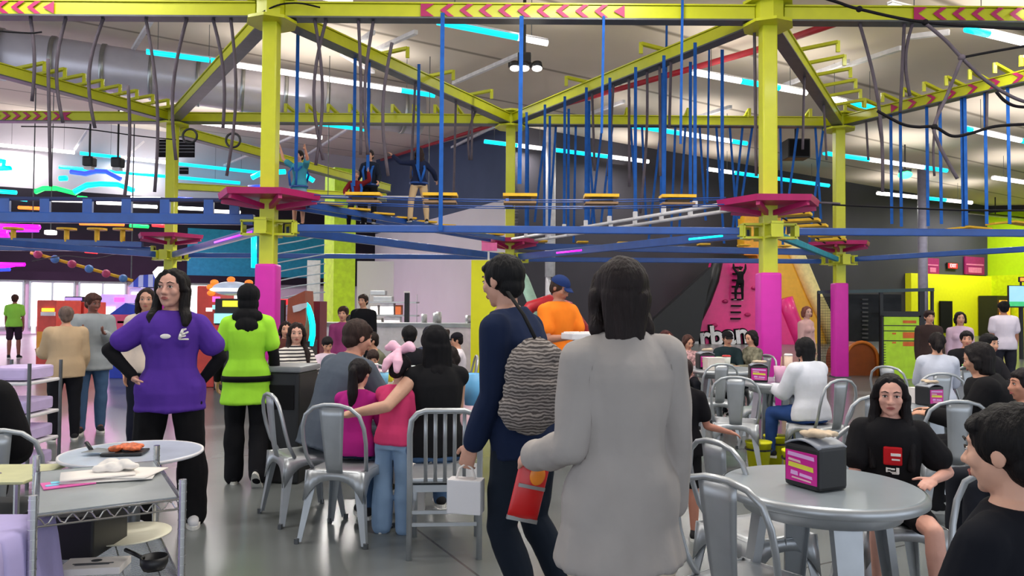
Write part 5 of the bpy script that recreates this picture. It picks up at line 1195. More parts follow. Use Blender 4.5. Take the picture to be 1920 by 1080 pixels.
mb = MB(); mb.box((0, 0, .012), (.20, .12, .024), bev=.003); mb.build('carton', M('paper'), q)
mb = MB(); mb.ell((0, .02, .025), (.018, .014, .002)); mb.box((0, -.012, .0255), (.13, .004, .002)); mb.box((0, -.024, .0255), (.11, .003, .002)); mb.build('print', M('dark_steel'), q)
q = on_trolley('scoop', 'black plastic scoop with a thin handle on the lowest shelf', 'scoop', (.145, -.20, .534), R(-40))
mb = MB(); mb.lathe([(.0, .0), (.035, .0), (.045, .02), (.045, .045), (.041, .045), (.041, .02), (0, .006)], n=24); mb.build('bowl', M('black_plastic'), q, smooth=True); mb = MB(); mb.tube([(-.04, .0, .035), (-.09, .015, .045), (-.13, .03, .05)], .007, 8); mb.build('handle', M('black_plastic'), q, smooth=True)
q = on_trolley('napkin', 'small crumpled white napkin hooked on the middle shelf edge', 'napkin', (-.12, .30, .535)); mb = MB()
for i in range(5): mb.ell((rnd.uniform(-.02, .02), rnd.uniform(-.012, .012), .012 + rnd.uniform(-.005, .008)), (.014, .01, .01), n=8)
link('crumple', fuse(mb, .004, 2), M('paper'), q)
# second chrome cart post behind (table leg tube) and the yellowish tray
t = thing('side_trolley', 'yellowish board on a dark cart at the left edge behind the trolley', 'cart', (*pl(20, 3.1), 0), R(4))
mb = MB(); mb.box((-.05, 0, .74), (.42, .34, .012), bev=.004); mb.build('board', mat('board_olive', (196, 196, 150), .5), t)
mb = MB(); mb.box((-.05, 0, .60), (.38, .30, .02)); mb.build('lower_tray', M('black_plastic'), t)
mb = MB(); mb.ell((-.06, -.02, .747), (.05, .03, .002)); mb.build('emblem', mat('emblem_grey', (120, 110, 120), .5), t)
for x in (-.22, .12):
    for y in (-.14, .14): mb = MB(); mb.cyl((x, y, 0), (x, y, .73), .012, n=8); mb.build('post', M('chrome'), t)
# lavender table cloth at the left bottom corner
t = thing('cloth_table', 'corner of a table under a lavender cloth at the lower left edge', 'table', (*pl(-160, 2.15), 0), R(2))
rows = []
for k_, (r_, z) in enumerate(((.0, .765), (.9, .765), (1.0, .755), (1.03, .70), (1.10, .45), (1.18, .2), (1.24, .03))):
    row = []
    for i in range(96):
        a_ = i * math.tau / 95; cx = max(-1, min(1, 1.35 * math.cos(a_))); cy = max(-1, min(1, 1.35 * math.sin(a_)))
        wv = .035 * math.sin(a_ * 17) * max(0, (.75 - z)); row.append(V((cx * .26 * (r_ + wv * 2.5), cy * .3 * (r_ + wv * 2.5), z)))
    rows.append(row)
mb = MB(); mb.sheet(rows, .003); mb.build('cloth', cloth((178, 168, 215)), t, smooth=True); mb = MB(); mb.box((0, 0, .74), (.5, .58, .03)); mb.build('table_top', M('white_plastic'), t)
for x in (-.2, .2):
    for y in (-.25, .25): mb = MB(); mb.cyl((x, y, 0), (x, y, .73), .015, n=8); mb.build('leg', M('dark_steel'), t)
# white tiered cart behind the seated person at the left edge
t = thing('tiered_cart', 'white tiered cart with stacked trays at the left edge', 'cart', (*pl(40, 6.0), 0), R(3))
for i, z in enumerate((.12, .34, .56, .82)):
    mb = MB(); mb.box((0, 0, z), (.40, .45, .025), bev=.01); mb.build('shelf', M('white_plastic'), t)
    mb = MB(); mb.box((0, -.01, z + .075), (.34, .38, .10), bev=.02); mb.build('tray', mat('lavender_tray', (205, 185, 230), .4), t)
for x in (-.2, .2):
    for y in (-.22, .22): mb = MB(); mb.cyl((x, y, 0), (x, y, .98), .014, n=8); mb.build('post', M('dark_steel'), t)
# pizza
q = thing('pizza_tray', 'dark square tray of pizza slices on the silver stand', 'food', (*pl(240, 3.3), .786), R(10))
mb = MB(); mb.box((.0, -.0, .008), (.17, .12, .012), bev=.004); mb.build('tray', M('black_plastic'), q)
mb = MB()
for i in range(16): mb.ell((rnd.uniform(-.05, .06), rnd.uniform(-.03, .04), .022 + rnd.uniform(0, .012)), (.025, .02, .008), n=8)
link('pizza', fuse(mb, .005, 1, (.004, 60, 60, 60)), mat('pizza_cheese', (205, 100, 55), .5, var=.5, scale=60), q)
q = thing('pizza_server', 'grey metal pizza server leaning against the tray', 'utensil', (*pl(195, 3.3), .786), R(-10))
mb = MB(); mb.prism([(-.05, -.06), (.09, -.03), (.09, .02), (-.06, .05)], Matrix.Translation((0, 0, .012)), .004); mb.build('blade', M('galv_steel'), q); mb = MB(); mb.tube([(-.05, 0, .015), (-.10, .03, .04)], .009, 8); mb.build('handle', M('black_plastic'), q, smooth=True)
# napkin dispenser
mat('print_lilac', (222, 170, 225), .5); mat('print_cream', (225, 190, 190), .5); mat('print_yellow', (222, 215, 70), .5)
def dispenser(label, loc, z, rz, sc=1.0):
    t = thing('napkin_dispenser', label, 'napkin holder', (loc[0], loc[1], z), rz); t.scale = (sc,) * 3
    mb = MB(); mb.box((0, 0, .075), (.155, .135, .15), bev=.014); mb.build('body', M('black_plastic'), t, smooth=False)
    for sy in (-1, 1):
        mb = MB(); mb.box((0, sy * .0685, .072), (.135, .003, .105), bev=.001); p = mb.build('advert_panel', mat('advert_magenta', (196, 26, 140), .35, emit=.05, var=.1), t)
        Mx = Matrix(((-sy * -1, 0, 0), (0, 0, sy), (0, 1, 0))).to_4x4() if False else (Matrix.Translation((0, sy * .0702, 0)) @ Matrix.Rotation(R(90), 4, 'X') if sy < 0 else Matrix.Translation((0, .0702, 0)) @ Matrix.Rotation(R(180), 4, 'Z') @ Matrix.Rotation(R(90), 4, 'X'))
        for (x0, y0, x1, y1, h_, m_) in ((-.058, .113, .058, .108, .013, 'print_lilac'), (-.055, .094, .0, .090, .008, 'print_cream'), (-.055, .077, .055, .071, .016, 'print_yellow'), (-.045, .050, -.012, .048, .014, 'print_lilac'), (-.006, .047, .05, .043, .010, 'print_lilac'), (-.04, .033, .045, .029, .005, 'print_cream')):
            mb = MB(); mb.prism([(x0, y0 - h_ / 2), (x1, y1 - h_ / 2), (x1 - .002, y1 + h_ / 2), (x0 + .002, y0 + h_ / 2)], Mx, .0008); mb.build('print_line', M(m_), p)
    pr = [V((x, y, .15 + .02 * (1 - (x / .075) ** 2))) for x in (0,) for y in (0,)]
    g_ = [[V((x, y, .146 + .022 * (1 - (x / .075) ** 2))) for y in (-.067, 0, .067)] for x in [-.075 + .15 * i / 8 for i in range(9)]]
    mb = MB(); mb.sheet(g_, .006); mb.build('top_cover', mat('cover_grey', (150, 155, 165), .35), t, smooth=True)
    mb = MB()
    for i in range(6): mb.ell((rnd.uniform(-.02, .05), rnd.uniform(-.03, .03), .178 + rnd.uniform(0, .012)), (.04, .022, .008), n=8)
    link('napkins', fuse(mb, .005, 1, (.004, 40, 40, 40)), mat('napkin_tan', (205, 185, 160), .8), t)
    return t
dispenser('black napkin holder with magenta advert panel on the near round table', pl(1528, 2.98), .741, R(-64), 1.15)
dispenser('napkin holder with pink panel on the table before the white hoodie', pl(1421, 7.0), .761, R(-10), 1.05)
dispenser('napkin holder with magenta base on the table behind the long-haired girl', pl(1741, 5.85), .701, R(20), 1.0)
dispenser('brownish napkin holder on the capped child table', pl(1322, 8.7), .741, R(5), 1.2)
# cups and small things
def cup(label, x, Y, z, col, r=.04, h=.12, lid=None, straw=None, name='cup'):
    t = thing(name, label, 'cup', (*pl(x, Y), z)); mb = MB(); mb.lathe([(0, 0), (r * .78, 0), (r, h), (r * .93, h), (r * .72, .006), (0, .006)], n=24)
    mb.build('vessel', mat('cup_%d_%d_%d' % col, col, .45), t, smooth=True)
    if lid: mb = MB(); mb.lathe([(0, h + .012), (r * .8, h + .012), (r * 1.05, h + .003), (r * 1.05, h - .006), (0, h - .004)], n=24); mb.build('lid', mat('cup_%d_%d_%d' % lid, lid, .4), t, smooth=True)
    if straw: mb = MB(); mb.cyl((0, 0, .01), (.02, .01, h + .09), .004, n=6); mb.build('straw', mat('cup_%d_%d_%d' % straw, straw, .4), t, smooth=True)
    return t
cup('pink cup with a tan straw by the white hoodie', 1462, 6.95, .761, (225, 170, 200), .055, .15, straw=(190, 150, 110))
cup('tall tan paper drink cup right of the pink cup', 1478, 7.2, .761, (225, 195, 175), .04, .24, lid=(240, 235, 235))
cup('bright green cup on the far round table', 1814, 8.15, .741, (60, 205, 40), .055, .11)
cup('white cup stacked beside the green cup', 1838, 8.3, .741, (232, 228, 232), .045, .09)
cup('light blue paper bucket in front of the girl looking down', 888, 5.3, .75, (110, 185, 235), .075, .22)
for i, (x, Y, c, l) in enumerate(((700, 6.5, (225, 120, 170), 'pink cup among plates at the left of the family table'), (722, 6.7, (130, 200, 235), 'pale blue cup in the middle of the family table'), (850, 6.6, (230, 228, 225), 'white cup at the right of the family table'),
        (620, 8.0, (150, 190, 230), 'pale blue cup before the dark-haired boy'), (735, 6.9, (240, 225, 60), 'yellow cup near the beanie wearer'))):
    cup(l, x, Y, .748, c, .04, .11, lid=(240, 240, 240))
cup('clear glass with red contents on the capped child table', 1362, 8.8, .742, (215, 215, 205), .05, .14, lid=(200, 40, 40)); cup('yellowish glass on the capped child table', 1350, 8.95, .742, (205, 210, 150), .045, .12)
def food_box(label, x, Y, z, col, sz, rz=0):
    t = thing('food_box', label, 'box', (*pl(x, Y), z), rz); mb = MB(); mb.box((0, 0, sz[2] / 2), sz, bev=.006); mb.build('carton', mat('cup_%d_%d_%d' % col, col, .6), t); mb = MB(); mb.box((0, 0, sz[2] + .002), (sz[0] * 1.02, sz[1] * 1.02, .005)); mb.build('lid', M('paper'), t)
food_box('pink and white paper bag on the family table', 690, 6.35, .748, (236, 205, 218), (.18, .12, .20), .2)
food_box('white carton of food on the far right table', 1858, 8.3, .741, (235, 230, 232), (.18, .14, .06), .2)
food_box('stack of white cartons on the capped child table', 1338, 8.5, .741, (225, 215, 205), (.2, .16, .14), .1)
food_box('white paper boat on the family table', 760, 6.4, .748, (232, 228, 230), (.18, .12, .05), .4)
food_box('small white carton on the family table, right', 880, 6.3, .748, (232, 228, 230), (.2, .14, .05), -.2)
food_box('white cup carton on the round table behind the girl', 1722, 5.95, .701, (222, 215, 210), (.12, .1, .12), .2)
# shopping bag on the floor, yellow bins and blue chair
t = thing('paper_bag', 'crinkled white paper bag on the floor by the slat chair', 'bag', (*pl(768, 5.3), 0), .2); mb = MB(); mb.box((0, 0, .16), (.22, .14, .32), bev=.01); link('sack', fuse(mb, .012, 1, (.012, 20, 20, 8)), M('paper'), t)
for x, Y, l in ((1422, 6.6, 'yellow tub on the floor beneath the near magenta pad'), (1455, 6.9, 'yellow tub on the floor left of the blue jeans'), (1492, 6.2, 'yellow tub on the floor below the white hoodie')):
    t = thing('yellow_tub', l, 'tub', (*pl(x, Y), 0)); mb = MB(); mb.lathe([(0, 0), (.08, 0), (.11, .26), (.115, .26), (.115, .275), (0, .28)], n=24); mb.build('bucket', M('yellow_paint'), t, smooth=True); mb = MB(); mb.lathe([(.112, .20), (.118, .20), (.118, .215), (.112, .215)], n=24); mb.build('band', M('black_plastic'), t)
# ------------------------------------------------------------------ the crowd
SIT = dict(lL=((-.12, 1, -.06), (-.02, .05, -1)), lR=((.12, 1, -.06), (.02, .05, -1)))
TBL = dict(aL=((-.15, .55, -1), (.25, 1, .12)), aR=((.15, .55, -1), (-.25, 1, .12)), thumbL=(1, 0, .3), thumbR=(-1, 0, .3))
# purple-shirted woman
r, J = person('woman in purple t-shirt over black sleeves, hand on hip, facing the camera', pl(322, 4.9), R(198), 1.66, fold=1.5, k=1.14, fem=True, g=1.17, vox=.009, skin=(198, 148, 130), top=(84, 50, 150), sleeve='short', undersleeve=(BLK, 'LR'),
    bottom=(18, 17, 20), wide=.035, hair=('long', DARKH, .30, 'front'), aR=((.80, -.05, -.62), (-.68, .25, -.75)), aL=((-.52, -.15, -.8), (.60, -.15, -.78)), look=(R(-20), R(5)), hem=-.12, shoe=(200, 200, 205),
    lL=((-.10, .03, -1), (-.02, -.05, -1)), lR=((.10, .03, -1), (.02, -.02, -1)), curl=.9)
hp = J['P']; f_ = J['fw']; ri = J['right']; s_ = J['s']
mb = MB(); c = J['P'] + up * .385 * s_ + f_ * .138 * s_; mb.ell(c + ri * .02, (.032, .006, .016), Matrix((ri, f_, up)).transposed(), 16); mb.build('name_badge', M('paper'), r, smooth=True)
Mx = Matrix((-ri, up, f_)).transposed().to_4x4(); Mx.translation = J['P'] + up * .40 * s_ + f_ * .132 * s_ - ri * .085
mb = MB(); lg = lambda x, y: Mx @ V((x, y, .004))
mb.chain([(lg(-.022, -.028), .009), (lg(-.014, .0), .010), (lg(-.004, .026), .009), (lg(.014, .032), .006)], 8); mb.chain([(lg(-.012, -.004), .009), (lg(.010, .004), .007), (lg(.026, .012), .006)], 8); mb.chain([(lg(-.020, -.020), .006), (lg(.012, -.012), .005)], 8); mb.chain([(lg(-.022, -.034), .005), (lg(.028, -.034), .006)], 8)
mb.build('shirt_logo', M('paper'), r, smooth=True)
# lime-shirted employee seen from behind
r, J = person('employee in lime t-shirt and black hood walking away', pl(465, 6.05), R(14), 1.60, fem=True, g=1.05, vox=.010, skin=SK_A, top=(165, 230, 60), sleeve='short', undersleeve=(BLK, 'LR'), bottom=(20, 20, 24), wide=.02,
    hair=('hood', (20, 20, 22)), aL=((-.30, .05, -1), (-.10, .5, -1)), aR=((.25, 0, -1), (.02, .35, -1)), lL=((-.02, .08, -1), (0, .02, -1)), lR=((.03, .05, -1), (.02, -.45, -1)), face=False, hem=-.22, footR=(.1, .6, -.9), shoe=(26, 26, 30), sole=(210, 208, 200))
mb = MB(); st_, _, _ = torso(J['up'], J['fw'], J['P'], J['s'], True, 1.05, .026, -.03, .02); mb.loft(st_); mb.build('belt_strap', M('black_matte'), r, smooth=True)
# man in navy walking left
r, J = person('man in navy sweater and dark trousers walking left with a small white bag', pl(986, 3.42), R(64), 1.715, g=1.04, vox=.009, skin=(200, 150, 128), top=(22, 34, 62), bottom=(26, 34, 46), hair=('short', (14, 13, 15)), loose=.018,
    aL=((-.10, .0, -1), (-.03, .42, -1)), aR=((.16, -.15, -1), (.05, .2, -1)), lL=((-.03, .16, -1), (0, -.42, -1)), lR=((.03, .0, -1), (0, -.55, -1)), look=(R(-12), R(-6)), lean=(-.0, .17, 1), hem=-.10, curl=1.3, footR=(0, .7, -.7))
NAVY = (r, J)
w_ = wpt(r, J['palmL']); t = thing('white_bag', 'small white paper bag hanging from the navy man\'s hand', 'bag', (w_.x + .0, w_.y, w_.z - .225), R(-12))
mb = MB(); mb.box((0, 0, .075), (.155, .08, .15), bev=.006); mb.build('sack', mat('bag_white', (232, 230, 232), .6, var=.02), t, smooth=False); mb = MB(); mb.tube([(-.045, 0, .145), (-.03, 0, .195), (0, 0, .215), (.03, 0, .195), (.045, 0, .145)], .005, 8); mb.build('handle', M('paper'), t, smooth=True)
b = at(1003, 722, 3.18); t = thing('shoulder_bag', 'big slouchy grey woven shoulder bag on the navy man\'s back', 'bag', (b.x, b.y, b.z - .2))
mb = MB(); mb.ell((0, 0, .20), (.13, .09, .20)); mb.ell((-.03, 0, .10), (.12, .09, .11)); mb.ell((.02, 0, .30), (.10, .07, .10)); link('sack', fuse(mb, .01, 3, (.012, 6, 6, 30)), stripes('woven_grey', (150, 142, 136), (82, 76, 74), 22, 'Z', .9, .5, 6), t)
mb = MB(); mb.tube([(.02, -.02, .36), (-.05, .03, .50), (-.12, .10, .60)], .014, 8, flat=.4); mb.build('strap', M('black_matte'), t, smooth=True)
# woman in the greige sweater, back to us
r, J = person('woman in long light grey sweater seen from behind, dark shoulder-length hair', pl(1166, 2.36), R(14), 1.585, fem=True, g=.97, vox=.008, skin=(205, 155, 135), top=(163, 157, 153), bottom=(30, 34, 60), hem=-.215, flare=.04, loose=.018, fold=2.2,
    hair=('long', (34, 26, 26), .24), face=False, aL=((-.16, -.02, -1), (-.26, .93, -.30)), aR=((.16, .0, -1), (.05, .22, -1)), curl=1.1, look=(R(-8), 0))
mb = MB(); st_, _, _ = torso(J['up'], J['fw'], J['P'], J['s'], True, .93, .010, -.25, -.17, .03); mb.loft(st_); mb.build('undershirt', mat('cream_cloth', (226, 212, 188), .85), r, smooth=True)
w_ = wpt(r, J['palmL']); t = thing('snack_bag', 'red snack bag with an orange print in the sweater woman\'s hand', 'bag', (w_.x + .0, w_.y + .0, w_.z - .21), R(15)); t.rotation_euler.y = R(14)
mb = MB(); g_ = []
for i in range(9):
    u = i / 8; z = .22 * u; d_ = .022 * math.sin(u * math.pi) ** .6; g_.append((V((0, 0, z)), V((.055, 0, 0)), V((0, d_ + .003, 0))))
mb.loft(g_, 20); mb.build('packet', mat('packet_red', (205, 28, 30), .3, var=.1), t, smooth=True)
mb = MB(); mb.ell((.01, -.024, .16), (.028, .006, .034)); mb.ell((.0, -.024, .19), (.02, .006, .02)); mb.build('print', mat('packet_orange', (240, 140, 40), .35), t, smooth=True)
mb = MB(); mb.box((0, -.022, .118), (.095, .008, .012)); mb.build('silver_band', M('galv_steel'), t); mb = MB(); mb.box((0, 0, .002), (.11, .012, .014)); mb.build('silver_seam', M('galv_steel'), t)
# long-haired girl at the near table
r, J = person('long-haired girl in black t-shirt with red print, seated behind the near round table', pl(1668, 3.58), R(158), 1.29, fem=False, k=1.08, vox=.007, skin=(214, 160, 142), top=(22, 21, 24), sleeve='short', bottom=(24, 22, 26), pants='short', sit=.45, hem=-.05, loose=.026,
    hair=('long', (20, 16, 18), .46, 'front'), aL=((-.63, -.05, -.9), (.50, 1, -.06)), thumbL=(.8, -.4, .3), aR=((.20, .25, -1), (-.1, 1, -.1)), lL=((-.25, 1, -.1), (-.05, .1, -1)), lR=((.02, 1, .02), (.0, -.12, -1)), shortlen=.62, look=(R(-3), R(-2)), curl=.4)
f_ = J['fw']; s_ = J['s']; mb = MB(); Mp = Matrix((J['right'], f_, up)).transposed(); mb.box(J['P'] + up * .335 * s_ + f_ * .148 * s_, (.080, .012, .085), Mp, .008); q = mb.build('red_print', mat('print_red', (190, 22, 30), .7), r)
mb = MB(); mb.box(J['P'] + up * .345 * s_ + f_ * .158 * s_ - J['right'] * .012, (.042, .006, .012), Mp); mb.box(J['P'] + up * .315 * s_ + f_ * .158 * s_ - J['right'] * .012, (.034, .006, .007), Mp); mb.build('print_mark', M('paper'), q)
Mx = Matrix((-J['right'], up, f_)).transposed().to_4x4(); Mx.translation = J['P'] + up * .245 * s_ + f_ * .150 * s_; mb = MB()
for x, y, w2, h2 in ((-.026, .004, .006, .020), (-.016, .010, .014, .005), (-.016, -.002, .012, .004), (.0, .008, .016, .006), (.001, -.006, .022, .004), (.020, .002, .012, .026), (.010, -.012, .028, .004)): mb.box(Mx @ V((x, y, .006)), (w2, .012, h2), Mp)
mb.build('shirt_marks', M('paper'), r)
# boy at the right edge
r, J = person('black-haired boy in black t-shirt at the right edge, turned away to the left', (pl(1898, 1.75)[0], 1.75), R(26), 1.42, k=1.1, vox=.007, skin=(214, 164, 140), top=(18, 20, 28), sleeve='short', bottom=(30, 30, 36), sit=.47, hair=('short', (16, 13, 14)), look=(R(10), R(-4)), aL=((-.15, .25, -1), (0, .3, -1)), aR=((.15, .25, -1), (0, .3, -1)), **SIT)
# man in orange
r, J = person('man in orange t-shirt and blue cap looking down at a tray', pl(1048, 7.4), R(215), 1.74, vox=.012, skin=(176, 122, 98), top=(245, 130, 35), sleeve='short', bottom=(40, 42, 50), hair=('under', (60, 45, 38)), look=(R(18), R(-26)), aL=((-.15, .35, -1), (.35, 1, .1)), aR=((.15, .35, -1), (-.35, 1, .1)), curl=1.0, g=1.08)
cap_on(J, (30, 50, 100)); w_ = (wpt(r, J['palmL']) + wpt(r, J['palmR'])) / 2
t = thing('serving_tray', 'white tray held by the man in orange', 'tray', (w_.x, w_.y - .1, w_.z - .01), R(20)); mb = MB(); mb.box((0, 0, .02), (.40, .26, .06), bev=.01); mb.build('tray', M('white_plastic'), t); mb = MB(); mb.box((0, 0, .055), (.36, .22, .01)); mb.build('liner', M('paper'), t)
# family at the middle table
person('broad man in grey t-shirt seated with his back to the camera', pl(618, 5.2), R(-40), 1.76, g=1.18, vox=.010, skin=(196, 140, 118), top=(84, 92, 104), sleeve='short', bottom=(60, 66, 78), sit=.46, lean=(.06, .34, 1), hair=('short', (52, 38, 34)), look=(R(-12), R(-14)), loose=.02, **SIT, **TBL, hem=-.1, shoe=(40, 40, 44))
person('girl with a dark ponytail in magenta shirt seated on the splat chair', pl(668, 4.86), R(-14), 1.19, fem=False, k=1.15, vox=.009, skin=SK_C, top=(176, 36, 128), sleeve='long', bottom=(24, 34, 58), sit=.46, hair=('pony', (24, 19, 22), .34), face=False, lean=(0, .12, 1), look=(0, R(-14)), **SIT, **TBL, shoe=(70, 62, 40))
r, J = person('small girl in pink t-shirt and flared jeans standing at the family table', pl(740, 4.78), R(-14), 1.12, k=1.2, vox=.009, skin=(206, 160, 140), top=(214, 64, 112), sleeve='short', bottom=(132, 158, 188), wide=.03, hair=('short', (26, 20, 24)), face=False, look=(R(-10), R(-18)), lean=(.05, .1, 1), aL=((-.2, .7, -.6), (.1, 1, .1)), aR=((.15, .15, -1), (.0, .5, -1)), hem=-.04, lR=((.06, .05, -1), (.04, 0, -1)), shoe=(120, 130, 150))
mb = MB(); hp = J['hp']
for sd in (-1, 1): mb.chain([(hp(0, -.04, .15), .022), (hp(sd * .08, -.05, .19), .034), (hp(sd * .12, -.06, .17), .022)]); mb.chain([(hp(0, -.08, .13), .02), (hp(sd * .05, -.13, .03), .030), (hp(sd * .06, -.14, -.04), .018)])
link('hair_bow', fuse(mb, .008, 2, (.004, 20, 20, 20)), cloth((238, 186, 206)), r)
person('woman in a long black headscarf seated on the slat chair, arm round the small girl', pl(822, 4.82), R(22), 1.64, fem=True, g=1.12, vox=.010, skin=(206, 158, 132), top=(18, 18, 21), sleeve='none', bottom=(70, 96, 130), sit=.46, hair=('hijab', (18, 17, 20), .34), face=False, lL=((-.8, .8, -.06), (-.05, .05, -1)), lR=((.12, 1, -.06), (.02, .05, -1)),
    aL=((-.72, -.42, -.60), (-.91, .42, -.22)), aR=((.15, .5, -1), (-.2, 1, .1)), look=(R(10), R(-10)), lean=(0, .12, 1), curl=.9)
person('girl in pale pink top bending over a cup behind the black headscarf', pl(872, 5.9), R(95), 1.30, fem=False, k=1.1, vox=.011, skin=SK_C, top=(235, 196, 205), sleeve='short', bottom=(90, 110, 140), sit=.45, hair=('long', (28, 20, 20), .22), look=(R(6), R(-38)), lean=(0, .25, 1), **SIT, **TBL)
person('woman in striped shirt with long dark hair watching from the left table', pl(555, 7.6), R(222), 1.56, fem=True, vox=.012, skin=(212, 160, 140), top=(220, 212, 205), topmat=stripes('shirt_stripes', (222, 216, 208), (46, 42, 48), 9, 'Z', .85, .62), bottom=(60, 60, 70), sit=.45, hair=('long', (40, 30, 28), .40, 'front'), look=(R(-24), 0), **SIT, **TBL)
def folk(label, x, Y, rz, H, top, **kw):
    d = dict(vox=.014, sit=.45, fem=False); d.update(kw)
    if d['sit'] is not None and 'lL' not in kw: d.update(SIT)
    if 'aL' not in kw and d['sit'] is not None: d.update(TBL)
    if d['sit'] is not None and d.pop('chair', True): cafe(x, Y, R(rz), 'cafe chair under the ' + ' '.join(label.split()[:9]))
    d.pop('chair', None)
    return person(label, pl(x, Y), R(rz), H, top=top, **d)
folk('dark-haired boy leaning low at the left table', 614, 8.75, 205, 1.18, (220, 200, 215), k=1.12, look=(0, R(-20)), hair=('short', (24, 20, 22)))
folk('child with brown hair in plum shirt beyond the left table', 643, 10.6, 200, 1.42, (140, 60, 110), k=1.1, look=(R(-20), 0), hair=('short', (60, 40, 34)), sit=None)
folk('man in black shirt standing beyond the tables before the shelves', 681, 12.5, 165, 1.62, (20, 20, 24), sit=None, hair=('short', (50, 36, 32)), bottom=(24, 24, 28), g=1.1)
folk('person in black beanie and olive jacket leaning over the table', 722, 8.2, 120, 1.40, (106, 108, 90), hair=('short', (40, 30, 26)), look=(0, R(-12)), lean=(.0, .3, 1))
r, J = folk('person in a black knit cap with back turned, beyond the family table', 768, 7.6, 10, 1.52, (20, 20, 26), hair=('short', (18, 16, 18)), face=False)
r, J = folk('child in white top with black cap, left of the yellow panel', 858, 9.0, 100, 1.30, (228, 220, 228), hair=('under', (24, 20, 22)), look=(0, R(-10))); cap_on(J, (24, 22, 30))
folk('brown-haired child with glasses left of the white-topped one', 832, 9.4, 215, 1.35, (200, 180, 190), hair=('messy', (44, 32, 30)))
folk('person in navy cap bending behind the black headscarf', 806, 8.4, 30, 1.46, (60, 66, 90), hair=('short', (30, 30, 44)), face=False, look=(0, R(-20)))
folk('toddler in pale jacket eating at the family table', 700, 7.3, 190, 1.05, (225, 190, 205), k=1.2, hair=('short', (50, 36, 32)), look=(0, R(-20)))
folk('person with dark hair seated left of the cyan arch', 536, 9.6, 200, 1.5, (90, 50, 44), hair=('long', (30, 20, 20), .2), fem=True)
# left group
folk('grey-haired person in tan hoodie and black trousers seen from behind', 124, 7.9, 38, 1.40, (190, 164, 132), sit=None, hem=-.10, hair=('short', (110, 92, 84)), bottom=(22, 22, 28), face=False, loose=.03, aL=((-.2, .4, -1), (-.1, 1, .1)), aR=((.15, .15, -1), (0, .6, -.8)), k=1.0, g=1.1)
folk('man in grey hoodie and blue jeans holding his phone', 174, 8.4, -150, 1.55, (150, 156, 160), sit=None, hair=('short', (70, 44, 38)), skin=(120, 74, 62), bottom=(70, 96, 130), look=(R(30), R(-10)), aR=((.15, .2, -1), (-.4, .9, .7)), aL=((-.15, .2, -1), (.4, .9, .6)), hem=-.14, loose=.03, g=1.08, lL=((-.03, -.02, -1), (.02, -.1, -1)), lR=((.03, .1, -1), (0, 0, -1)))
folk('woman in beige top and black cardigan behind the purple shirt', 275, 7.2, 190, 1.58, (206, 190, 176), sit=None, fem=True, hair=('long', (40, 28, 26), .22), bottom=(26, 28, 44), skin=(190, 140, 118), look=(R(10), 0), undersleeve=(BLK, 'LR'))
folk('person in lime t-shirt and shorts far off by the bright windows', 27, 19.5, 20, 1.66, (150, 215, 80), sit=None, sleeve='short', pants='short', bottom=(50, 34, 50), face=False, hair=('short', (70, 40, 34)), skin=(150, 90, 76))
r, J = folk('person in black sweatshirt seated at the left edge', 2, 3.7, 28, 1.62, (16, 15, 18), g=1.15, hair=('short', DARKH), face=False, bottom=(110, 112, 116), aR=((.35, .1, -1), (-.1, .9, -.35)), aL=((-.2, .3, -1), (.1, 1, -.1)), loose=.035)
r.location.x -= .22
# right group
folk('woman in white hoodie and blue jeans seated with her back to the camera', 1520, 6.55, 22, 1.42, (214, 216, 224), chair=False, fem=True, g=1.08, vox=.012, hair=('long', (20, 18, 20), .20), face=False, bottom=(44, 72, 128), loose=.036, lean=(0, .12, 1), look=(0, R(-8)))
folk('older woman in pale pink jacket standing by the gold slide', 1512, 12.5, 215, 1.47, (206, 164, 160), sit=None, fem=True, hair=('bob', (120, 70, 60), .12), bottom=(80, 76, 84), skin=(206, 160, 146), look=(R(-25), 0))
r, J = folk('child in black cap and dark shirt facing the camera, before the pink slide', 1364, 9.6, 170, 1.34, (30, 46, 50), hair=('under', (24, 20, 22)), look=(R(10), R(-8))); cap_on(J, (18, 18, 20))
folk('woman in camouflage jacket in profile beside the magenta pad', 1410, 9.5, 110, 1.36, (120, 116, 100), topmat=mat('camo', (120, 116, 98), .9, var=.6, scale=18), fem=True, hair=('bob', (22, 18, 20), .14), look=(R(6), R(-14)))
folk('child in patterned shirt right of the grey sweater woman', 1290, 9.6, 170, 1.22, (176, 120, 120), topmat=mat('speckle', (190, 150, 150), .9, var=.7, scale=40), k=1.1, hair=('long', (74, 48, 42), .16), look=(R(30), R(-20)))
folk('red-brown haired person half hidden behind the sweater woman', 1248, 8.6, 200, 1.40, (150, 50, 60), hair=('long', (70, 34, 34), .18), fem=True)
folk('child in black t-shirt and long shorts standing right of the sweater woman', 1280, 4.7, -20, 1.12, (20, 18, 22), sit=None, k=1.15, vox=.010, sleeve='short', pants='short', bottom=(18, 17, 20), hair=('short', (44, 28, 28)), face=False, aR=((.25, .1, -1), (.75, .5, -.25)), skin=(190, 128, 106), hem=-.1, wide=.02)
folk('bun-haired person in white t-shirt standing by the screen', 1882, 12.5, -10, 1.58, (222, 212, 226), sit=None, sleeve='short', hair=('bun', (18, 16, 18)), face=False, bottom=(40, 40, 50), skin=SK_B, g=1.1, fem=False)
folk('man with glasses and black jacket facing the camera at the far table', 1812, 8.95, 152, 1.42, (26, 24, 28), vox=.012, hair=('short', (24, 20, 22)), skin=(204, 146, 120), aR=((.25, .3, -1), (-.75, .6, .7)), g=1.1)
folk('woman in pale grey shirt seated with back to the camera, dark bun', 1757, 7.5, -22, 1.46, (196, 200, 214), chair=False, vox=.012, fem=True, hair=('pony', (26, 20, 20), .12), face=False, loose=.024)
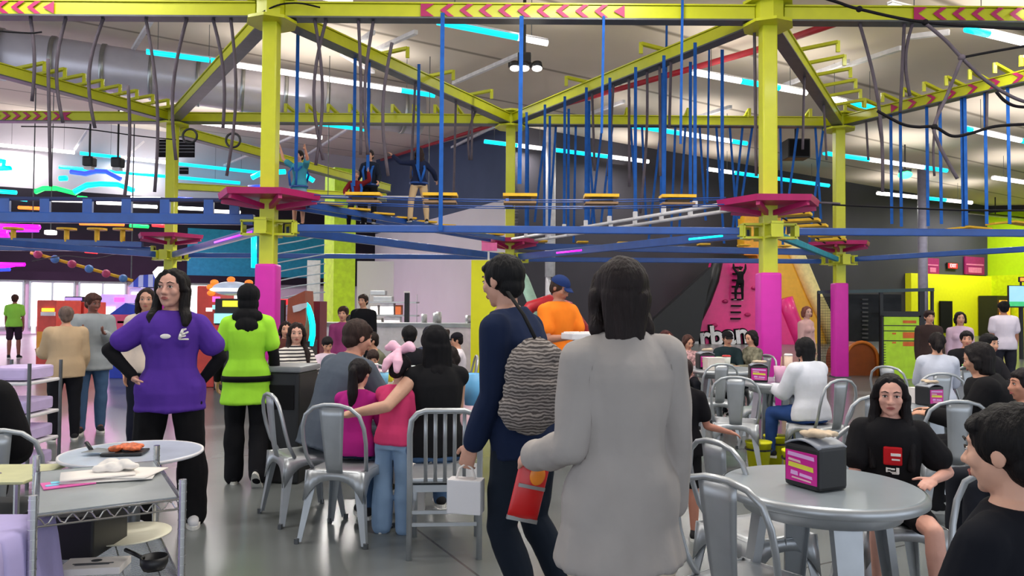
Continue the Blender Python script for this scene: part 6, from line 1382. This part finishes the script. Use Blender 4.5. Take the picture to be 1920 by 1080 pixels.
folk('person in black hooded jacket leaning left over a phone', 1876, 5.0, 58, 1.50, (20, 19, 22), chair=False, vox=.011, hair=('bob', (26, 21, 22), .15), look=(R(-8), R(-16)), lean=(0, .22, 1), loose=.036, g=1.12, bottom=(40, 40, 44))
folk('person in dark grey jacket with tanned face at the right edge', 1925, 4.1, 80, 1.30, (50, 48, 50), vox=.011, hair=('short', (32, 26, 28)), loose=.03, skin=(196, 136, 110), g=1.1, aL=((-.1, .2, -1), (.0, .4, -1)), aR=((.1, .2, -1), (0, .4, -1)))
folk('pale-shirted person beyond the man with glasses', 1800, 11.0, 160, 1.40, (206, 176, 196), sit=None, hair=('long', (30, 22, 22), .15), fem=True)
folk('person in black jacket behind the dark hoodie at right', 1852, 7.6, 200, 1.44, (36, 34, 38), hair=('short', (20, 18, 20)))
folk('person in dark coat far behind the pale grey shirt', 1742, 11.0, 170, 1.42, (60, 46, 44), sit=None, hair=('short', (46, 30, 28)))
# climbers on the course
def climber(label, x, yh, Y, rz, H, top, **kw):
    zt = at(x, yh, Y).z; d = dict(vox=.012, fem=False); d.update(kw)
    r, J = person(label, pl(x, Y), R(rz), H, top=top, root_z=zt - H, **d)
    mb = MB(); st_, _, _ = torso(J['up'], J['fw'], J['P'], J['s'], False, 1, .03, -.02, .02); mb.loft(st_); h = mb.build('harness', M('blue_steel'), r, smooth=True)
    mb = MB()
    for sd in (-1, 1): mb.tube([J['P'] + J['fw'] * .14 + J['right'] * .05 * sd, J['P'] + up * .3 * J['s'] + J['fw'] * .155 + J['right'] * .07 * sd, J['P'] + up * .52 * J['s'] + J['right'] * .07 * sd, J['P'] + up * .3 * J['s'] - J['fw'] * .15 + J['right'] * .06 * sd, J['P'] - J['fw'] * .14], .02, 6, flat=.4)
    mb.build('harness_straps', M('blue_webbing'), h, smooth=True)
    top_ = r.location + V((0, 0, J['P'].z + .1)); strap((top_.x, top_.y - .16, ZT - .0), (top_.x, top_.y - .16, top_.z + .1), 'blue_webbing', label.replace('climber', 'tether of the climber'), 'climbing tethers', wd=.05)
climber('climber in teal shirt and shorts at the near left platform', 557, 284, 10.9, 160, 1.12, (60, 140, 160), sleeve='short', bottom=(120, 160, 180), pants='short', k=1.1, aL=((-.5, .5, .4), (-.2, .6, .6)), aR=((.6, .3, .5), (.2, .2, 1)), hair=('short', (30, 22, 22)))
climber('climber in black and blue vest with arms down on the twin girders', 690, 283, 11.9, 175, 1.18, (26, 34, 50), bottom=(20, 20, 24), k=1.1, hair=('short', (40, 30, 30)), aL=((-.3, .2, -1), (-.1, .6, -.5)), aR=((.3, .2, -1), (.1, .6, -.5)))
climber('climber in navy hoodie and tan trousers holding on with arms spread', 783, 278, 12.3, 20, 1.24, (30, 38, 66), bottom=(206, 176, 136), k=1.1, hair=('long', (50, 34, 32), .22), face=False, aL=((-1, .2, .0), (-.6, .3, .6)), aR=((.6, .2, -.5), (.3, .5, -.4)), lL=((-.22, .05, -1), (-.05, -.05, -1)), lR=((.2, .05, -1), (.05, -.05, -1)), fem=True)
climber('climber in black with red sleeves crouched left of the vest wearer', 664, 316, 11.7, 200, .98, (120, 30, 36), bottom=(24, 22, 26), k=1.15, hair=('short', (130, 110, 100)), aL=((-.4, .4, .2), (.2, .4, .8)), aR=((.4, .3, -.6), (.1, .6, -.4)), lL=((-.3, .5, -1), (0, -.3, -1)), lR=((.3, .5, -1), (0, -.3, -1)))
zt = at(1388, 500, 29.6).z
person('climber in black with white straps on the magenta climbing wall', pl(1388, 29.55), 0, 1.35, vox=.02, top=(20, 20, 24), bottom=(20, 20, 24), hair=('short', (30, 22, 22)), face=False, root_z=zt - 1.35, aL=((-.4, .3, .7), (0, .3, 1)), aR=((.4, .3, .7), (.1, .3, 1)), lL=((-.3, .2, -1), (0, 0, -1)))

bpy.data.scenes.remove(TS)
